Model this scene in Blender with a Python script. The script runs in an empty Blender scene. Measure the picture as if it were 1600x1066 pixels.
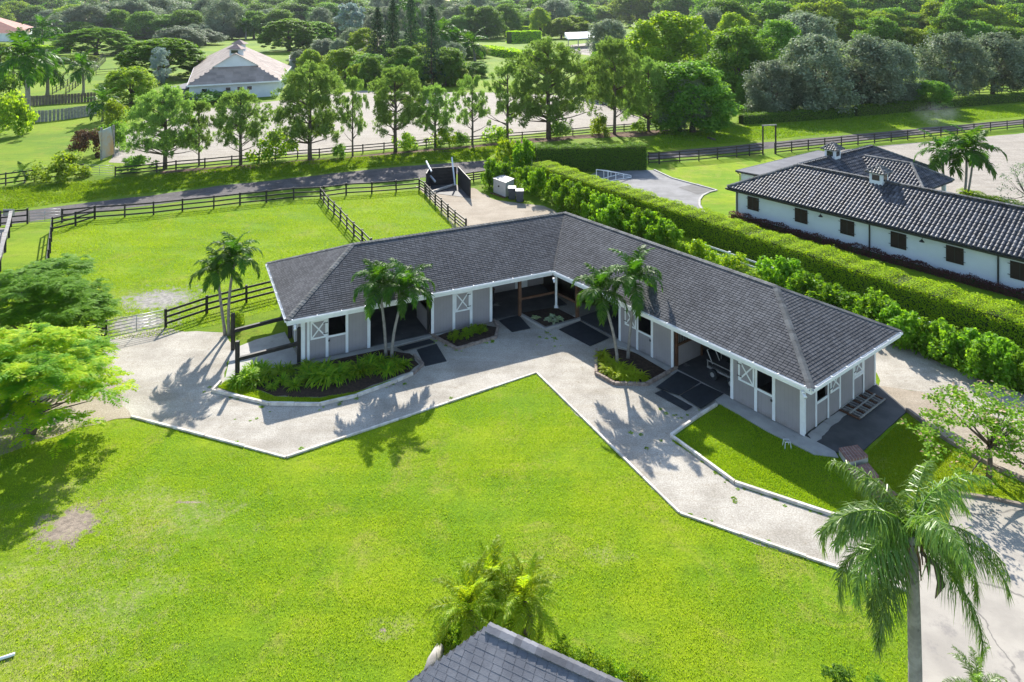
import bpy, bmesh, math, random
import numpy as np
from mathutils import Vector, Matrix

S_ = bpy.context.scene
C = S_.collection
R = math.radians
rng = np.random.default_rng(11)
random.seed(5)

# ------------------------------------------------------------------ camera, sky, sun, exposure
F_PX, CY, CAM_H = 1085.67, 10.0, 19.376          # survey constants: focal length and horizon row for a 1600 px wide frame
cam_d = bpy.data.cameras.new('camera'); cam = bpy.data.objects.new('camera', cam_d); C.objects.link(cam)
cam.location = (0, 0, CAM_H); cam.rotation_euler = (R(90), 0, 0)
cam_d.sensor_width = 36.0; cam_d.lens = 36.0 * F_PX / 1600.0
cam_d.shift_y = -(533.0 - CY) / 1600.0           # drone frame is keystone corrected: level camera, lens shifted down
cam_d.clip_start = 0.5; cam_d.clip_end = 6000
S_.camera = cam

SUN_EL, SUN_AZ = R(34.0), R(-6.0)                # sun ahead of the camera, a little to the west of the view axis
w = bpy.data.worlds.new('World'); S_.world = w; w.use_nodes = True
nt = w.node_tree; nt.nodes.clear()
sky = nt.nodes.new('ShaderNodeTexSky'); sky.sky_type = 'NISHITA'; sky.sun_disc = False
sky.sun_elevation = SUN_EL; sky.sun_rotation = SUN_AZ; sky.altitude = 10; sky.dust_density = 0.6; sky.ozone_density = 1.0
bg = nt.nodes.new('ShaderNodeBackground'); bg.inputs['Strength'].default_value = 0.15
wo = nt.nodes.new('ShaderNodeOutputWorld')
nt.links.new(sky.outputs[0], bg.inputs[0]); nt.links.new(bg.outputs[0], wo.inputs[0])
sd = bpy.data.lights.new('sun', 'SUN'); sd.energy = 5.0; sd.angle = R(0.5); sd.color = (1.0, 0.95, 0.86)
sun = bpy.data.objects.new('sun', sd); C.objects.link(sun)
to_sun = Vector((math.sin(SUN_AZ) * math.cos(SUN_EL), math.cos(SUN_AZ) * math.cos(SUN_EL), math.sin(SUN_EL)))
sun.rotation_euler = to_sun.to_track_quat('Z', 'Y').to_euler(); sun.location = (0, 60, 80)
S_.view_settings.view_transform = 'Standard'; S_.view_settings.look = 'None'
S_.view_settings.exposure = 1.05; S_.view_settings.gamma = 1.0; S_.view_settings.use_curve_mapping = False
S_.render.engine = 'CYCLES'
S_.cycles.max_bounces = 8; S_.cycles.transmission_bounces = 4; S_.cycles.diffuse_bounces = 4
S_.cycles.use_denoising = True

# ------------------------------------------------------------------ survey helpers
def sv(px, py, z=0.0):
    """ground survey: photo column/row -> metres, for a point z above the ground"""
    d = F_PX * (CAM_H - z) / (py - CY)
    return Vector(((px - 800.0) * d / F_PX, d, z))
def upz(px, py, d):
    return CAM_H - (py - CY) * d / F_PX
def along(px, base, dr):
    k = (px - 800.0) / F_PX
    return (k * base[1] - base[0]) / (dr[0] - k * dr[1])

# ------------------------------------------------------------------ materials
def new_mat(name):
    m = bpy.data.materials.new(name); m.use_nodes = True
    n = m.node_tree.nodes; n.clear()
    out = n.new('ShaderNodeOutputMaterial')
    return m, m.node_tree, out
def N(t, typ, **kw):
    n = t.nodes.new(typ)
    for k, v in kw.items():
        if k in n.inputs: n.inputs[k].default_value = v
        else: setattr(n, k, v)
    return n
def rgba(c): return (c[0], c[1], c[2], 1.0)
def mixc(t, fac, a, b, blend='MIX'):
    n = t.nodes.new('ShaderNodeMix'); n.data_type = 'RGBA'; n.blend_type = blend
    for sock, v in ((n.inputs[0], fac), (n.inputs[6], a), (n.inputs[7], b)):
        if isinstance(v, bpy.types.NodeSocket): t.links.new(v, sock)
        elif isinstance(v, (int, float)): sock.default_value = v
        else: sock.default_value = rgba(v)
    return n.outputs[2]
def ramp(t, fac, lo, hi, a=0.0, b=1.0):
    n = t.nodes.new('ShaderNodeMapRange'); n.inputs[1].default_value = lo; n.inputs[2].default_value = hi
    n.inputs[3].default_value = a; n.inputs[4].default_value = b; n.interpolation_type = 'SMOOTHSTEP'
    t.links.new(fac, n.inputs[0]); return n.outputs[0]
def noise(t, co, scale, detail=4, rough=0.6, dist=0.0):
    n = t.nodes.new('ShaderNodeTexNoise'); n.inputs['Scale'].default_value = scale; n.inputs['Detail'].default_value = detail
    n.inputs['Roughness'].default_value = rough; n.inputs['Distortion'].default_value = dist
    t.links.new(co, n.inputs['Vector']); return n.outputs['Fac']
def coords(t, world):
    if world: return t.nodes.new('ShaderNodeNewGeometry').outputs['Position']
    return t.nodes.new('ShaderNodeTexCoord').outputs['Object']
def bump(t, h, strength, dist):
    n = t.nodes.new('ShaderNodeBump'); n.inputs['Strength'].default_value = strength; n.inputs['Distance'].default_value = dist
    t.links.new(h, n.inputs['Height']); return n.outputs[0]
def princ(t, out, col, rough=0.7, spec=0.3, nrm=None, metal=0.0):
    p = t.nodes.new('ShaderNodeBsdfPrincipled'); p.inputs['Roughness'].default_value = rough
    p.inputs['Specular IOR Level'].default_value = spec; p.inputs['Metallic'].default_value = metal
    if isinstance(col, bpy.types.NodeSocket): t.links.new(col, p.inputs['Base Color'])
    else: p.inputs['Base Color'].default_value = rgba(col)
    if nrm is not None: t.links.new(nrm, p.inputs['Normal'])
    if out is not None: t.links.new(p.outputs[0], out.inputs[0])
    return p
def surf(name, c1, c2=None, scale=3.0, rough=0.7, spec=0.3, bmp=0.2, bscale=40.0, world=False, island=0.0, metal=0.0, stain=None):
    m, t, out = new_mat(name)
    co = coords(t, world)
    c2 = c2 or tuple(x * 0.8 for x in c1)
    col = mixc(t, ramp(t, noise(t, co, scale, 5), 0.35, 0.65), c1, c2)
    if stain:
        col = mixc(t, ramp(t, noise(t, co, stain[1], 5, 0.7), stain[2], stain[2] + 0.12, 0, stain[3]), col, stain[0])
    if island:
        g = t.nodes.new('ShaderNodeNewGeometry')
        h = t.nodes.new('ShaderNodeHueSaturation')
        t.links.new(ramp(t, g.outputs['Random Per Island'], 0, 1, 1 - island, 1 + island), h.inputs['Value'])
        t.links.new(col, h.inputs['Color']); col = h.outputs[0]
    nrm = bump(t, noise(t, co, bscale, 4), bmp, 0.02) if bmp else None
    princ(t, out, col, rough, spec, nrm, metal)
    return m
def leafmat(name, c1, c2, tr=0.4, rough=0.6, c3=None, spec=0.12, tint=(1.75, 1.6, 0.6), gain=1.3):
    tr += 0.1; c1 = tuple(x * gain for x in c1); c2 = tuple(x * gain for x in c2)
    m, t, out = new_mat(name)
    g = t.nodes.new('ShaderNodeNewGeometry'); oi = t.nodes.new('ShaderNodeObjectInfo')
    col = mixc(t, g.outputs['Random Per Island'], c1, c2)
    if c3:
        col = mixc(t, ramp(t, noise(t, g.outputs['Position'], 0.9, 2), 0.45, 0.62), col, c3)
    h = t.nodes.new('ShaderNodeHueSaturation'); t.links.new(col, h.inputs['Color'])
    t.links.new(ramp(t, oi.outputs['Random'], 0, 1, 0.82, 1.18), h.inputs['Value'])
    t.links.new(ramp(t, oi.outputs['Random'], 0, 1, 0.494, 0.506), h.inputs['Hue'])
    p = princ(t, None, h.outputs[0], rough, spec)
    tl = t.nodes.new('ShaderNodeBsdfTranslucent')
    t.links.new(mixc(t, 1.0, h.outputs[0], tint, 'MULTIPLY'), tl.inputs[0])
    mx = t.nodes.new('ShaderNodeMixShader'); mx.inputs[0].default_value = tr
    t.links.new(p.outputs[0], mx.inputs[1]); t.links.new(tl.outputs[0], mx.inputs[2]); t.links.new(mx.outputs[0], out.inputs[0])
    return m
def spotmask(t, co, spots, nz=0.55, nscale=2.0):
    """union of noisy ellipses (world metres) -> 0..1"""
    tot = None
    nn = noise(t, co, nscale, 6, 0.7)
    for (cx, cy, rx, ry) in spots:
        mp = t.nodes.new('ShaderNodeVectorMath'); mp.operation = 'SUBTRACT'; mp.inputs[1].default_value = (cx, cy, 0); t.links.new(co, mp.inputs[0])
        ml = t.nodes.new('ShaderNodeVectorMath'); ml.operation = 'MULTIPLY'; ml.inputs[1].default_value = (1 / rx, 1 / ry, 0); t.links.new(mp.outputs[0], ml.inputs[0])
        ln = t.nodes.new('ShaderNodeVectorMath'); ln.operation = 'LENGTH'; t.links.new(ml.outputs[0], ln.inputs[0])
        ad = t.nodes.new('ShaderNodeMath'); ad.operation = 'MULTIPLY_ADD'; ad.inputs[1].default_value = -6.0; t.links.new(nn, ad.inputs[0]); t.links.new(ln.outputs['Value'], ad.inputs[2])
        v = ramp(t, ad.outputs[0], -2.35, -1.5, 1.0, 0.0)
        if tot is None: tot = v
        else:
            mxn = t.nodes.new('ShaderNodeMath'); mxn.operation = 'MAXIMUM'; t.links.new(tot, mxn.inputs[0]); t.links.new(v, mxn.inputs[1]); tot = mxn.outputs[0]
    return tot
def grassmat(name, a, b, c, spots=None, dirt=(0.36, 0.29, 0.22), big=0.14, thin=None):
    m, t, out = new_mat(name)
    co = coords(t, True)
    col = mixc(t, ramp(t, noise(t, co, big, 4, 0.65), 0.36, 0.62), a, b)
    col = mixc(t, ramp(t, noise(t, co, 0.33, 7, 0.75, 0.6), 0.5, 0.66, 0, 0.65), col, c)
    col = mixc(t, ramp(t, noise(t, co, 1.1, 6, 0.75), 0.5, 0.7, 0, 0.6), col, tuple(x * 0.62 for x in b))
    col = mixc(t, ramp(t, noise(t, co, 2.6, 6, 0.8), 0.6, 0.72, 0, 0.55), col, c)
    rot = t.nodes.new('ShaderNodeMapping'); rot.inputs['Rotation'].default_value = (0, 0, 0.62); rot.inputs['Scale'].default_value = (0.16, 2.4, 1); t.links.new(co, rot.inputs['Vector'])
    col = mixc(t, ramp(t, noise(t, rot.outputs[0], 0.55, 5, 0.7), 0.38, 0.66, 0, 0.75), col, mixc(t, 1.0, col, (0.72, 0.82, 0.75), 'MULTIPLY'))
    fine = noise(t, co, 9.0, 5, 0.75)
    col = mixc(t, ramp(t, fine, 0.3, 0.7, 0.0, 0.55), mixc(t, 1.0, col, (0.62, 0.66, 0.55), 'MULTIPLY'), mixc(t, 1.0, col, (1.35, 1.3, 1.2), 'MULTIPLY'))
    if thin:
        th = t.nodes.new('ShaderNodeMath'); th.operation = 'MULTIPLY'; t.links.new(spotmask(t, co, thin, nscale=0.7), th.inputs[0]); t.links.new(ramp(t, noise(t, co, 3.2, 6, 0.8), 0.42, 0.66, 0.05, 0.6), th.inputs[1])
        col = mixc(t, th.outputs[0], col, (0.36, 0.32, 0.16))
    if spots:
        col = mixc(t, spotmask(t, co, spots), col, mixc(t, ramp(t, noise(t, co, 4, 5), 0.35, 0.65), dirt, tuple(x * 0.6 for x in dirt)))
    princ(t, out, col, 0.9, 0.1, bump(t, noise(t, co, 14.0, 5, 0.8), 0.9, 0.06))
    return m
def crackmat(m_, width=0.012, scale=0.22, dark=(0.12, 0.11, 0.1)):
    t = m_.node_tree; p = [n for n in t.nodes if n.type == 'BSDF_PRINCIPLED'][0]; src = p.inputs['Base Color'].links[0].from_socket
    co = coords(t, True); wv = t.nodes.new('ShaderNodeTexNoise'); wv.inputs['Scale'].default_value = 1.4; wv.inputs['Detail'].default_value = 5; t.links.new(co, wv.inputs['Vector'])
    off = t.nodes.new('ShaderNodeVectorMath'); off.operation = 'MULTIPLY_ADD'; off.inputs[1].default_value = (0.7, 0.7, 0); t.links.new(wv.outputs['Color'], off.inputs[0]); t.links.new(co, off.inputs[2])
    vo = t.nodes.new('ShaderNodeTexVoronoi'); vo.feature = 'DISTANCE_TO_EDGE'; vo.inputs['Scale'].default_value = scale; t.links.new(off.outputs[0], vo.inputs['Vector'])
    t.links.new(mixc(t, ramp(t, vo.outputs['Distance'], 0.0, width, 0.8, 0.0), src, dark), p.inputs['Base Color'])
def gravelmat(name, a, b, weed=(0.24, 0.2, 0.145), weedlo=0.565, fine=16.0, spots=None, spotcol=(0.3, 0.3, 0.3), wheel=None):
    m, t, out = new_mat(name)
    co = coords(t, True)
    col = mixc(t, ramp(t, noise(t, co, 0.5, 6, 0.65), 0.35, 0.65), a, b)
    vo = t.nodes.new('ShaderNodeTexVoronoi'); vo.inputs['Scale'].default_value = fine; t.links.new(co, vo.inputs['Vector'])
    col = mixc(t, ramp(t, noise(t, co, fine, 4, 0.8), 0.35, 0.7), mixc(t, 1.0, col, (0.6, 0.58, 0.56), 'MULTIPLY'), col)
    rot = t.nodes.new('ShaderNodeMapping'); rot.inputs['Rotation'].default_value = (0, 0, 0.9); rot.inputs['Scale'].default_value = (0.12, 1.5, 1); t.links.new(co, rot.inputs['Vector'])
    col = mixc(t, ramp(t, noise(t, rot.outputs[0], 0.9, 5, 0.7), 0.4, 0.68, 0, 0.6), col, mixc(t, 1.0, col, (0.8, 0.77, 0.72), 'MULTIPLY'))
    col = mixc(t, ramp(t, noise(t, co, 5.0, 6, 0.8), 0.55, 0.7, 0, 0.5), col, mixc(t, 1.0, col, (0.7, 0.68, 0.64), 'MULTIPLY'))
    col = mixc(t, ramp(t, noise(t, co, 2.3, 7, 0.8), weedlo, weedlo + 0.1, 0, 0.75), col, weed)
    if spots:
        col = mixc(t, spotmask(t, co, spots), col, spotcol)
    princ(t, out, col, 0.92, 0.15, bump(t, noise(t, co, fine * 1.6, 5, 0.8), 0.5, 0.025))
    return m

LIME, MIDG, DRYG = (0.29, 0.375, 0.01), (0.18, 0.305, 0.011), (0.37, 0.345, 0.08)
bare = [sv(108, 822), sv(300, 785), sv(60, 930), sv(95, 1000), sv(600, 985), sv(950, 860), sv(250, 800)]
lawn_spots = [(bare[0].x, bare[0].y, .85, .85), (bare[1].x, bare[1].y, .4, .05), (bare[4].x, bare[4].y, .1, .07)]
wet = sv(250, 468); wet2 = sv(215, 505)
M = {}
M['lawn'] = grassmat('lawn_turf', LIME, MIDG, DRYG, lawn_spots, thin=[(sv(60, 960).x, sv(60, 960).y, 3.0, 2.6), (sv(230, 800).x, sv(230, 800).y, 3.2, 1.2), (sv(950, 870).x, sv(950, 870).y, .7, .4), (sv(610, 985).x, sv(610, 985).y, .6, .4)])
M['field'] = grassmat('field_turf', (0.22, 0.31, 0.008), (0.13, 0.23, 0.01), (0.28, 0.28, 0.03), None, big=0.05)
M['paddock'] = grassmat('paddock_turf', (0.255, 0.35, 0.008), (0.165, 0.285, 0.01), (0.29, 0.3, 0.05),
                        [(wet.x, wet.y, 2.0, 1.5), (wet2.x, wet2.y, 1.7, 1.2)], dirt=(0.37, 0.345, 0.31), big=0.1)
M['gravel'] = gravelmat('crushed_limestone', (0.55, 0.515, 0.45), (0.41, 0.378, 0.325))
M['yard'] = gravelmat('yard_sand', (0.46, 0.4, 0.32), (0.38, 0.325, 0.255), weed=(0.3, 0.2, 0.1), weedlo=0.6)
M['sand'] = gravelmat('arena_sand', (0.44, 0.4, 0.345), (0.37, 0.335, 0.29), weed=(0.3, 0.27, 0.235), fine=5.0)
M['track'] = gravelmat('dark_footing', (0.1, 0.092, 0.095), (0.16, 0.145, 0.145), weed=(0.22, 0.2, 0.2), fine=6.0, weedlo=0.58)
M['concrete'] = surf('concrete', (0.42, 0.4, 0.37), (0.34, 0.325, 0.305), 1.2, 0.85, 0.2, 0.2, 25, True, stain=((0.2, 0.19, 0.17), 3.0, 0.6, 0.6))
M['drive'] = surf('driveway_concrete', (0.37, 0.335, 0.285), (0.29, 0.262, 0.225), 0.6, 0.85, 0.2, 0.2, 25, True, stain=((0.21, 0.19, 0.175), 0.8, 0.56, 0.7))
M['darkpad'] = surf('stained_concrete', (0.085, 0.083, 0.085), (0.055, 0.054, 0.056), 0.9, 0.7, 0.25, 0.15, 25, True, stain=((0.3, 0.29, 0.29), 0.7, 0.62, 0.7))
M['asphalt'] = surf('yard_asphalt', (0.23, 0.225, 0.225), (0.16, 0.157, 0.157), 0.5, 0.85, 0.25, 0.2, 30, True, stain=((0.3, 0.29, 0.28), 0.4, 0.55, 0.6))
M['mulch'] = surf('bark_mulch', (0.07, 0.045, 0.032), (0.035, 0.024, 0.018), 6, 0.95, 0.1, 0.9, 30, True)
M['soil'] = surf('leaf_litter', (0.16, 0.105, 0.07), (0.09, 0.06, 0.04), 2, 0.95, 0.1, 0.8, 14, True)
M['rubber'] = surf('rubber_mat', (0.018, 0.021, 0.025), (0.026, 0.03, 0.035), 3, 0.75, 0.25, 0.2, 30, stain=((0.06, 0.06, 0.062), 2.0, 0.6, 0.5))
M['timber'] = surf('bleached_timber', (0.68, 0.63, 0.56), (0.47, 0.42, 0.36), 2.5, 0.85, 0.15, 0.4, 30, True)
M['oldtimber'] = surf('old_timber', (0.27, 0.22, 0.18), (0.17, 0.135, 0.11), 2.5, 0.9, 0.15, 0.4, 30, True)
M['brick'] = surf('clay_brick', (0.3, 0.16, 0.125), (0.2, 0.11, 0.09), 6, 0.9, 0.15, 0.5, 40, True, island=0.3)
M['edgebrick'] = surf('worn_edging_brick', (0.33, 0.27, 0.225), (0.2, 0.15, 0.125), 5, 0.9, 0.15, 0.5, 40, True)
M['shingle'] = surf('asphalt_shingle', (0.102, 0.102, 0.107), (0.08, 0.08, 0.085), 0.3, 0.95, 0.1, 0.4, 60, True, island=0.17, stain=((0.13, 0.13, 0.133), 0.2, 0.56, 0.45))
M['cap'] = surf('ridge_cap_shingle', (0.15, 0.15, 0.145), (0.095, 0.095, 0.095), 1.5, 0.92, 0.15, 0.5, 60, True, island=0.2)
M['nearshingle'] = surf('weathered_shingle', (0.17, 0.172, 0.185), (0.125, 0.127, 0.14), 1.5, 0.92, 0.15, 0.5, 60, True, island=0.3)
M['tile'] = surf('concrete_roof_tile', (0.095, 0.095, 0.105), (0.055, 0.055, 0.063), 1.2, 0.55, 0.3, 0.2, 40, True, island=0.35)
M['tilecap'] = surf('pale_ridge_tile', (0.2, 0.19, 0.175), (0.08, 0.08, 0.085), 4, 0.6, 0.4, 0.2, 40, True, island=0.3)
M['beigeroof'] = surf('beige_shingle', (0.33, 0.27, 0.235), (0.26, 0.215, 0.19), 0.3, 0.9, 0.15, 0.3, 10, True, island=0.14)
M['redroof'] = surf('terracotta_roof', (0.36, 0.16, 0.115), (0.27, 0.12, 0.09), 0.6, 0.8, 0.2, 0.4, 8, True)
M['pinkroof'] = surf('rose_roof', (0.3, 0.215, 0.19), (0.23, 0.17, 0.155), 0.6, 0.85, 0.2, 0.4, 8, True)
M['white'] = surf('white_paint', (0.78, 0.79, 0.8), (0.7, 0.71, 0.72), 2, 0.55, 0.3, 0.05, 30)
M['stucco'] = surf('white_stucco', (0.64, 0.67, 0.7), (0.58, 0.61, 0.64), 0.5, 0.85, 0.2, 0.25, 30, True)
M['metalroof'] = surf('flat_metal_roof', (0.17, 0.17, 0.18), (0.13, 0.13, 0.14), 0.4, 0.8, 0.1, 0.05, 30, True)
M['black'] = surf('black_fence_paint', (0.017, 0.015, 0.015), (0.03, 0.026, 0.025), 3, 0.6, 0.3, 0.3, 25, True)
M['blackmetal'] = surf('black_metal', (0.015, 0.015, 0.016), (0.02, 0.02, 0.022), 3, 0.4, 0.5, 0.0)
M['greymetal'] = surf('galvanised_steel', (0.42, 0.42, 0.43), (0.34, 0.34, 0.35), 4, 0.4, 0.5, 0.0, metal=0.5)
M['greywood'] = surf('silvered_board', (0.33, 0.31, 0.29), (0.22, 0.205, 0.19), 3, 0.9, 0.15, 0.3, 25, True)
M['brownwood'] = surf('brown_stained_wood', (0.14, 0.07, 0.04), (0.09, 0.045, 0.028), 3, 0.7, 0.25, 0.3, 25, True)
M['privacy'] = surf('weathered_privacy_board', (0.19, 0.15, 0.125), (0.12, 0.095, 0.08), 2, 0.9, 0.15, 0.3, 12, True)
M['shutter'] = surf('dark_brown_shutter', (0.028, 0.014, 0.011), (0.02, 0.01, 0.008), 3, 0.55, 0.3, 0.2, 30, True)
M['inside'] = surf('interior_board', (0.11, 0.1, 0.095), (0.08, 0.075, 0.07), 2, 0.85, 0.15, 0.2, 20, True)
M['plastic'] = surf('beige_resin', (0.5, 0.46, 0.42), (0.44, 0.41, 0.37), 3, 0.6, 0.3, 0.05)
M['bin'] = surf('grey_bin_plastic', (0.07, 0.08, 0.09), (0.055, 0.062, 0.07), 3, 0.5, 0.4, 0.05)
M['blue'] = surf('faded_blue_cloth', (0.13, 0.19, 0.25), (0.1, 0.15, 0.2), 5, 0.9, 0.1, 0.2)
M['trunk'] = surf('tree_bark', (0.16, 0.125, 0.1), (0.09, 0.07, 0.055), 3, 0.95, 0.1, 0.8, 14)
M['palmtrunk'] = surf('palm_trunk', (0.3, 0.275, 0.25), (0.2, 0.18, 0.165), 4, 0.9, 0.15, 0.4, 12, stain=((0.1, 0.09, 0.08), 3.0, 0.58, 0.7))
M['teal'] = surf('painted_board', (0.36, 0.43, 0.43), (0.5, 0.32, 0.12), 0.35, 0.7, 0.2, 0.1, 10)
M['carpaint'] = surf('white_car_paint', (0.75, 0.76, 0.77), (0.72, 0.73, 0.74), 2, 0.25, 0.5, 0.0)
M['glass'] = surf('dark_glass', (0.03, 0.035, 0.04), (0.02, 0.022, 0.025), 2, 0.1, 0.6, 0.0)
def sidingmat(name, a, b, dr, pitch=0.2):
    m, t, out = new_mat(name)
    co = coords(t, True)
    col = mixc(t, ramp(t, noise(t, co, 0.8, 5), 0.35, 0.65), a, b)
    dt = t.nodes.new('ShaderNodeVectorMath'); dt.operation = 'DOT_PRODUCT'; dt.inputs[1].default_value = (dr[0], dr[1], 0); t.links.new(co, dt.inputs[0])
    md = t.nodes.new('ShaderNodeMath'); md.operation = 'PINGPONG'; md.inputs[1].default_value = pitch / 2; t.links.new(dt.outputs['Value'], md.inputs[0])
    gr = ramp(t, md.outputs[0], 0.0, 0.014)
    sz = t.nodes.new('ShaderNodeSeparateXYZ'); t.links.new(co, sz.inputs[0])
    dm = t.nodes.new('ShaderNodeMath'); dm.operation = 'MULTIPLY_ADD'; dm.inputs[1].default_value = 1.1; t.links.new(noise(t, co, 2.5, 5, 0.7), dm.inputs[0]); t.links.new(sz.outputs[2], dm.inputs[2])
    col = mixc(t, ramp(t, dm.outputs[0], 0.55, 0.95, 0.5, 0.0), col, (0.2, 0.17, 0.145))
    col = mixc(t, gr, mixc(t, 1.0, col, (0.87, 0.87, 0.87), 'MULTIPLY'), col)
    princ(t, out, col, 0.75, 0.25, bump(t, gr, 0.3, 0.006))
    return m
crackmat(M['drive'])
# foliage
L = {}
L['pine'] = leafmat('pine_needles', (0.075, 0.125, 0.026), (0.14, 0.2, 0.05), 0.35, tint=(1.4, 1.5, 0.9), gain=1.75)
L['dark'] = leafmat('dark_leaves', (0.045, 0.105, 0.016), (0.1, 0.18, 0.024), 0.35, gain=1.8)
L['olive'] = leafmat('grey_green_leaves', (0.1, 0.132, 0.075), (0.2, 0.235, 0.155), 0.2, tint=(1.15, 1.25, 0.9), gain=1.5)
L['lime'] = leafmat('lime_leaves', (0.09, 0.165, 0.012), (0.18, 0.245, 0.018), 0.4, gain=1.4)
L['umbrella'] = leafmat('flame_tree_leaves', (0.07, 0.17, 0.008), (0.14, 0.26, 0.01), 0.4, tint=(1.6, 1.55, 0.4), gain=1.35)
L['yellow'] = leafmat('yellowing_leaves', (0.2, 0.34, 0.008), (0.38, 0.41, 0.012), 0.42, c3=(0.14, 0.31, 0.01), gain=1.35, tint=(1.35, 1.4, 0.4))
L['conifer'] = leafmat('conifer_needles', (0.035, 0.07, 0.035), (0.065, 0.11, 0.05), 0.2, tint=(1.2, 1.4, 1.0), gain=0.95)
L['silver'] = leafmat('silver_leaves', (0.15, 0.2, 0.18), (0.22, 0.27, 0.24), 0.2, tint=(1.1, 1.2, 1.1))
L['palm'] = leafmat('palm_leaflets', (0.034, 0.1, 0.01), (0.075, 0.16, 0.016), 0.3, rough=0.5, spec=0.15, tint=(1.5, 1.6, 0.5), gain=1.05)
L['queen'] = leafmat('queen_palm_leaflets', (0.06, 0.13, 0.02), (0.16, 0.23, 0.05), 0.3, rough=0.38, spec=0.4, tint=(1.5, 1.6, 0.6), gain=1.2)
L['datepalm'] = leafmat('date_palm_leaflets', (0.12, 0.21, 0.012), (0.25, 0.3, 0.018), 0.4, rough=0.45, gain=1.3)
L['hedge'] = leafmat('hedge_leaves', (0.16, 0.29, 0.01), (0.26, 0.38, 0.014), 0.42, gain=1.4)
L['hedgedark'] = leafmat('ficus_hedge_leaves', (0.06, 0.14, 0.014), (0.11, 0.2, 0.018), 0.35)
L['clusia'] = leafmat('shrub_leaves', (0.07, 0.17, 0.012), (0.14, 0.26, 0.016), 0.38)
L['fern'] = leafmat('fern_fronds', (0.06, 0.16, 0.01), (0.24, 0.33, 0.02), 0.4, gain=1.35)
L['limefern'] = leafmat('lime_fern_fronds', (0.2, 0.29, 0.012), (0.28, 0.34, 0.02), 0.4)
L['copper'] = leafmat('copper_leaves', (0.045, 0.016, 0.02), (0.075, 0.03, 0.03), 0.25)
L['caladium'] = leafmat('white_leaves', (0.45, 0.5, 0.4), (0.2, 0.28, 0.12), 0.3)
L['blossom'] = leafmat('small_tree_leaves', (0.1, 0.21, 0.012), (0.19, 0.28, 0.025), 0.36, tint=(1.4, 1.5, 0.5), gain=1.15)
L['pinktip'] = leafmat('pink_tips', (0.4, 0.26, 0.2), (0.5, 0.38, 0.28), 0.3, tint=(1.1, 1.0, 0.9))
L['redbush'] = leafmat('rusty_leaves', (0.1, 0.075, 0.03), (0.11, 0.05, 0.035), 0.2, tint=(1.1, 1.0, 0.8), gain=1.0)
L['blade'] = leafmat('grass_blades', (0.15, 0.25, 0.008), (0.29, 0.36, 0.016), 0.38, gain=1.1, tint=(1.6, 1.6, 0.6))
L['wild'] = leafmat('rough_grass_blades', (0.085, 0.16, 0.008), (0.14, 0.2, 0.012), 0.3)

# ------------------------------------------------------------------ mesh helpers
class MB:
    def __init__(s): s.v = []; s.f = []; s.uv = None
    def add(s, vs, fs):
        k = len(s.v); s.v += [tuple(v) for v in vs]; s.f += [tuple(i + k for i in f) for f in fs]; return s
    def hexa(s, p):   # 8 points: bottom ring 0-3, top ring 4-7
        return s.add(p, [(3, 2, 1, 0), (4, 5, 6, 7), (0, 1, 5, 4), (1, 2, 6, 5), (2, 3, 7, 6), (3, 0, 4, 7)])
    def box(s, x0, x1, y0, y1, z0, z1, fr=None):
        fr = fr or (lambda a, b, c: (a, b, c))
        return s.hexa([fr(x0, y0, z0), fr(x1, y0, z0), fr(x1, y1, z0), fr(x0, y1, z0), fr(x0, y0, z1), fr(x1, y0, z1), fr(x1, y1, z1), fr(x0, y1, z1)])
    def bar(s, a, b, w_, h_, up=(0, 0, 1)):
        a = Vector(a); b = Vector(b); d = (b - a).normalized(); u = Vector(up)
        sd_ = d.cross(u)
        if sd_.length < 1e-4: sd_ = d.cross(Vector((1, 0, 0)))
        sd_.normalize(); n = sd_.cross(d).normalized(); sd_ *= w_ / 2; n *= h_ / 2
        return s.hexa([a - sd_ - n, a + sd_ - n, b + sd_ - n, b - sd_ - n, a - sd_ + n, a + sd_ + n, b + sd_ + n, b - sd_ + n])
    def tube(s, pts, rad, n=7, cap=True):
        pts = [Vector(p) for p in pts]; k = len(s.v); ref = Vector((0.31, 0.95, 0.05))
        for i, p in enumerate(pts):
            d = (pts[min(i + 1, len(pts) - 1)] - pts[max(i - 1, 0)]).normalized()
            a = d.cross(ref)
            if a.length < 1e-3: a = d.cross(Vector((0, 0, 1)))
            a.normalize(); b = d.cross(a); r = rad[i] if hasattr(rad, '__len__') else rad
            for j in range(n):
                t_ = 2 * math.pi * j / n; s.v.append(tuple(p + (a * math.cos(t_) + b * math.sin(t_)) * r))
        for i in range(len(pts) - 1):
            for j in range(n):
                q = k + i * n; s.f.append((q + j, q + (j + 1) % n, q + n + (j + 1) % n, q + n + j))
        if cap:
            s.f.append(tuple(k + j for j in range(n))[::-1]); s.f.append(tuple(k + (len(pts) - 1) * n + j for j in range(n)))
        return s
    def mesh(s, name, off=(0, 0, 0), smooth=False, recalc=True):
        me = bpy.data.meshes.new(name)
        o = Vector(off); me.from_pydata([tuple(Vector(v) - o) for v in s.v], [], s.f)
        if recalc:
            bm = bmesh.new(); bm.from_mesh(me); bmesh.ops.recalc_face_normals(bm, faces=bm.faces); bm.to_mesh(me); bm.free()
        if smooth: me.polygons.foreach_set('use_smooth', [True] * len(me.polygons))
        return me
WLOC = {}
def link(name, me, mat=None, parent=None):
    o = bpy.data.objects.new(name, me); C.objects.link(o)
    if mat is not None and me is not None and not me.materials: me.materials.append(mat)
    if parent is not None: o.parent = parent
    return o
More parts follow.
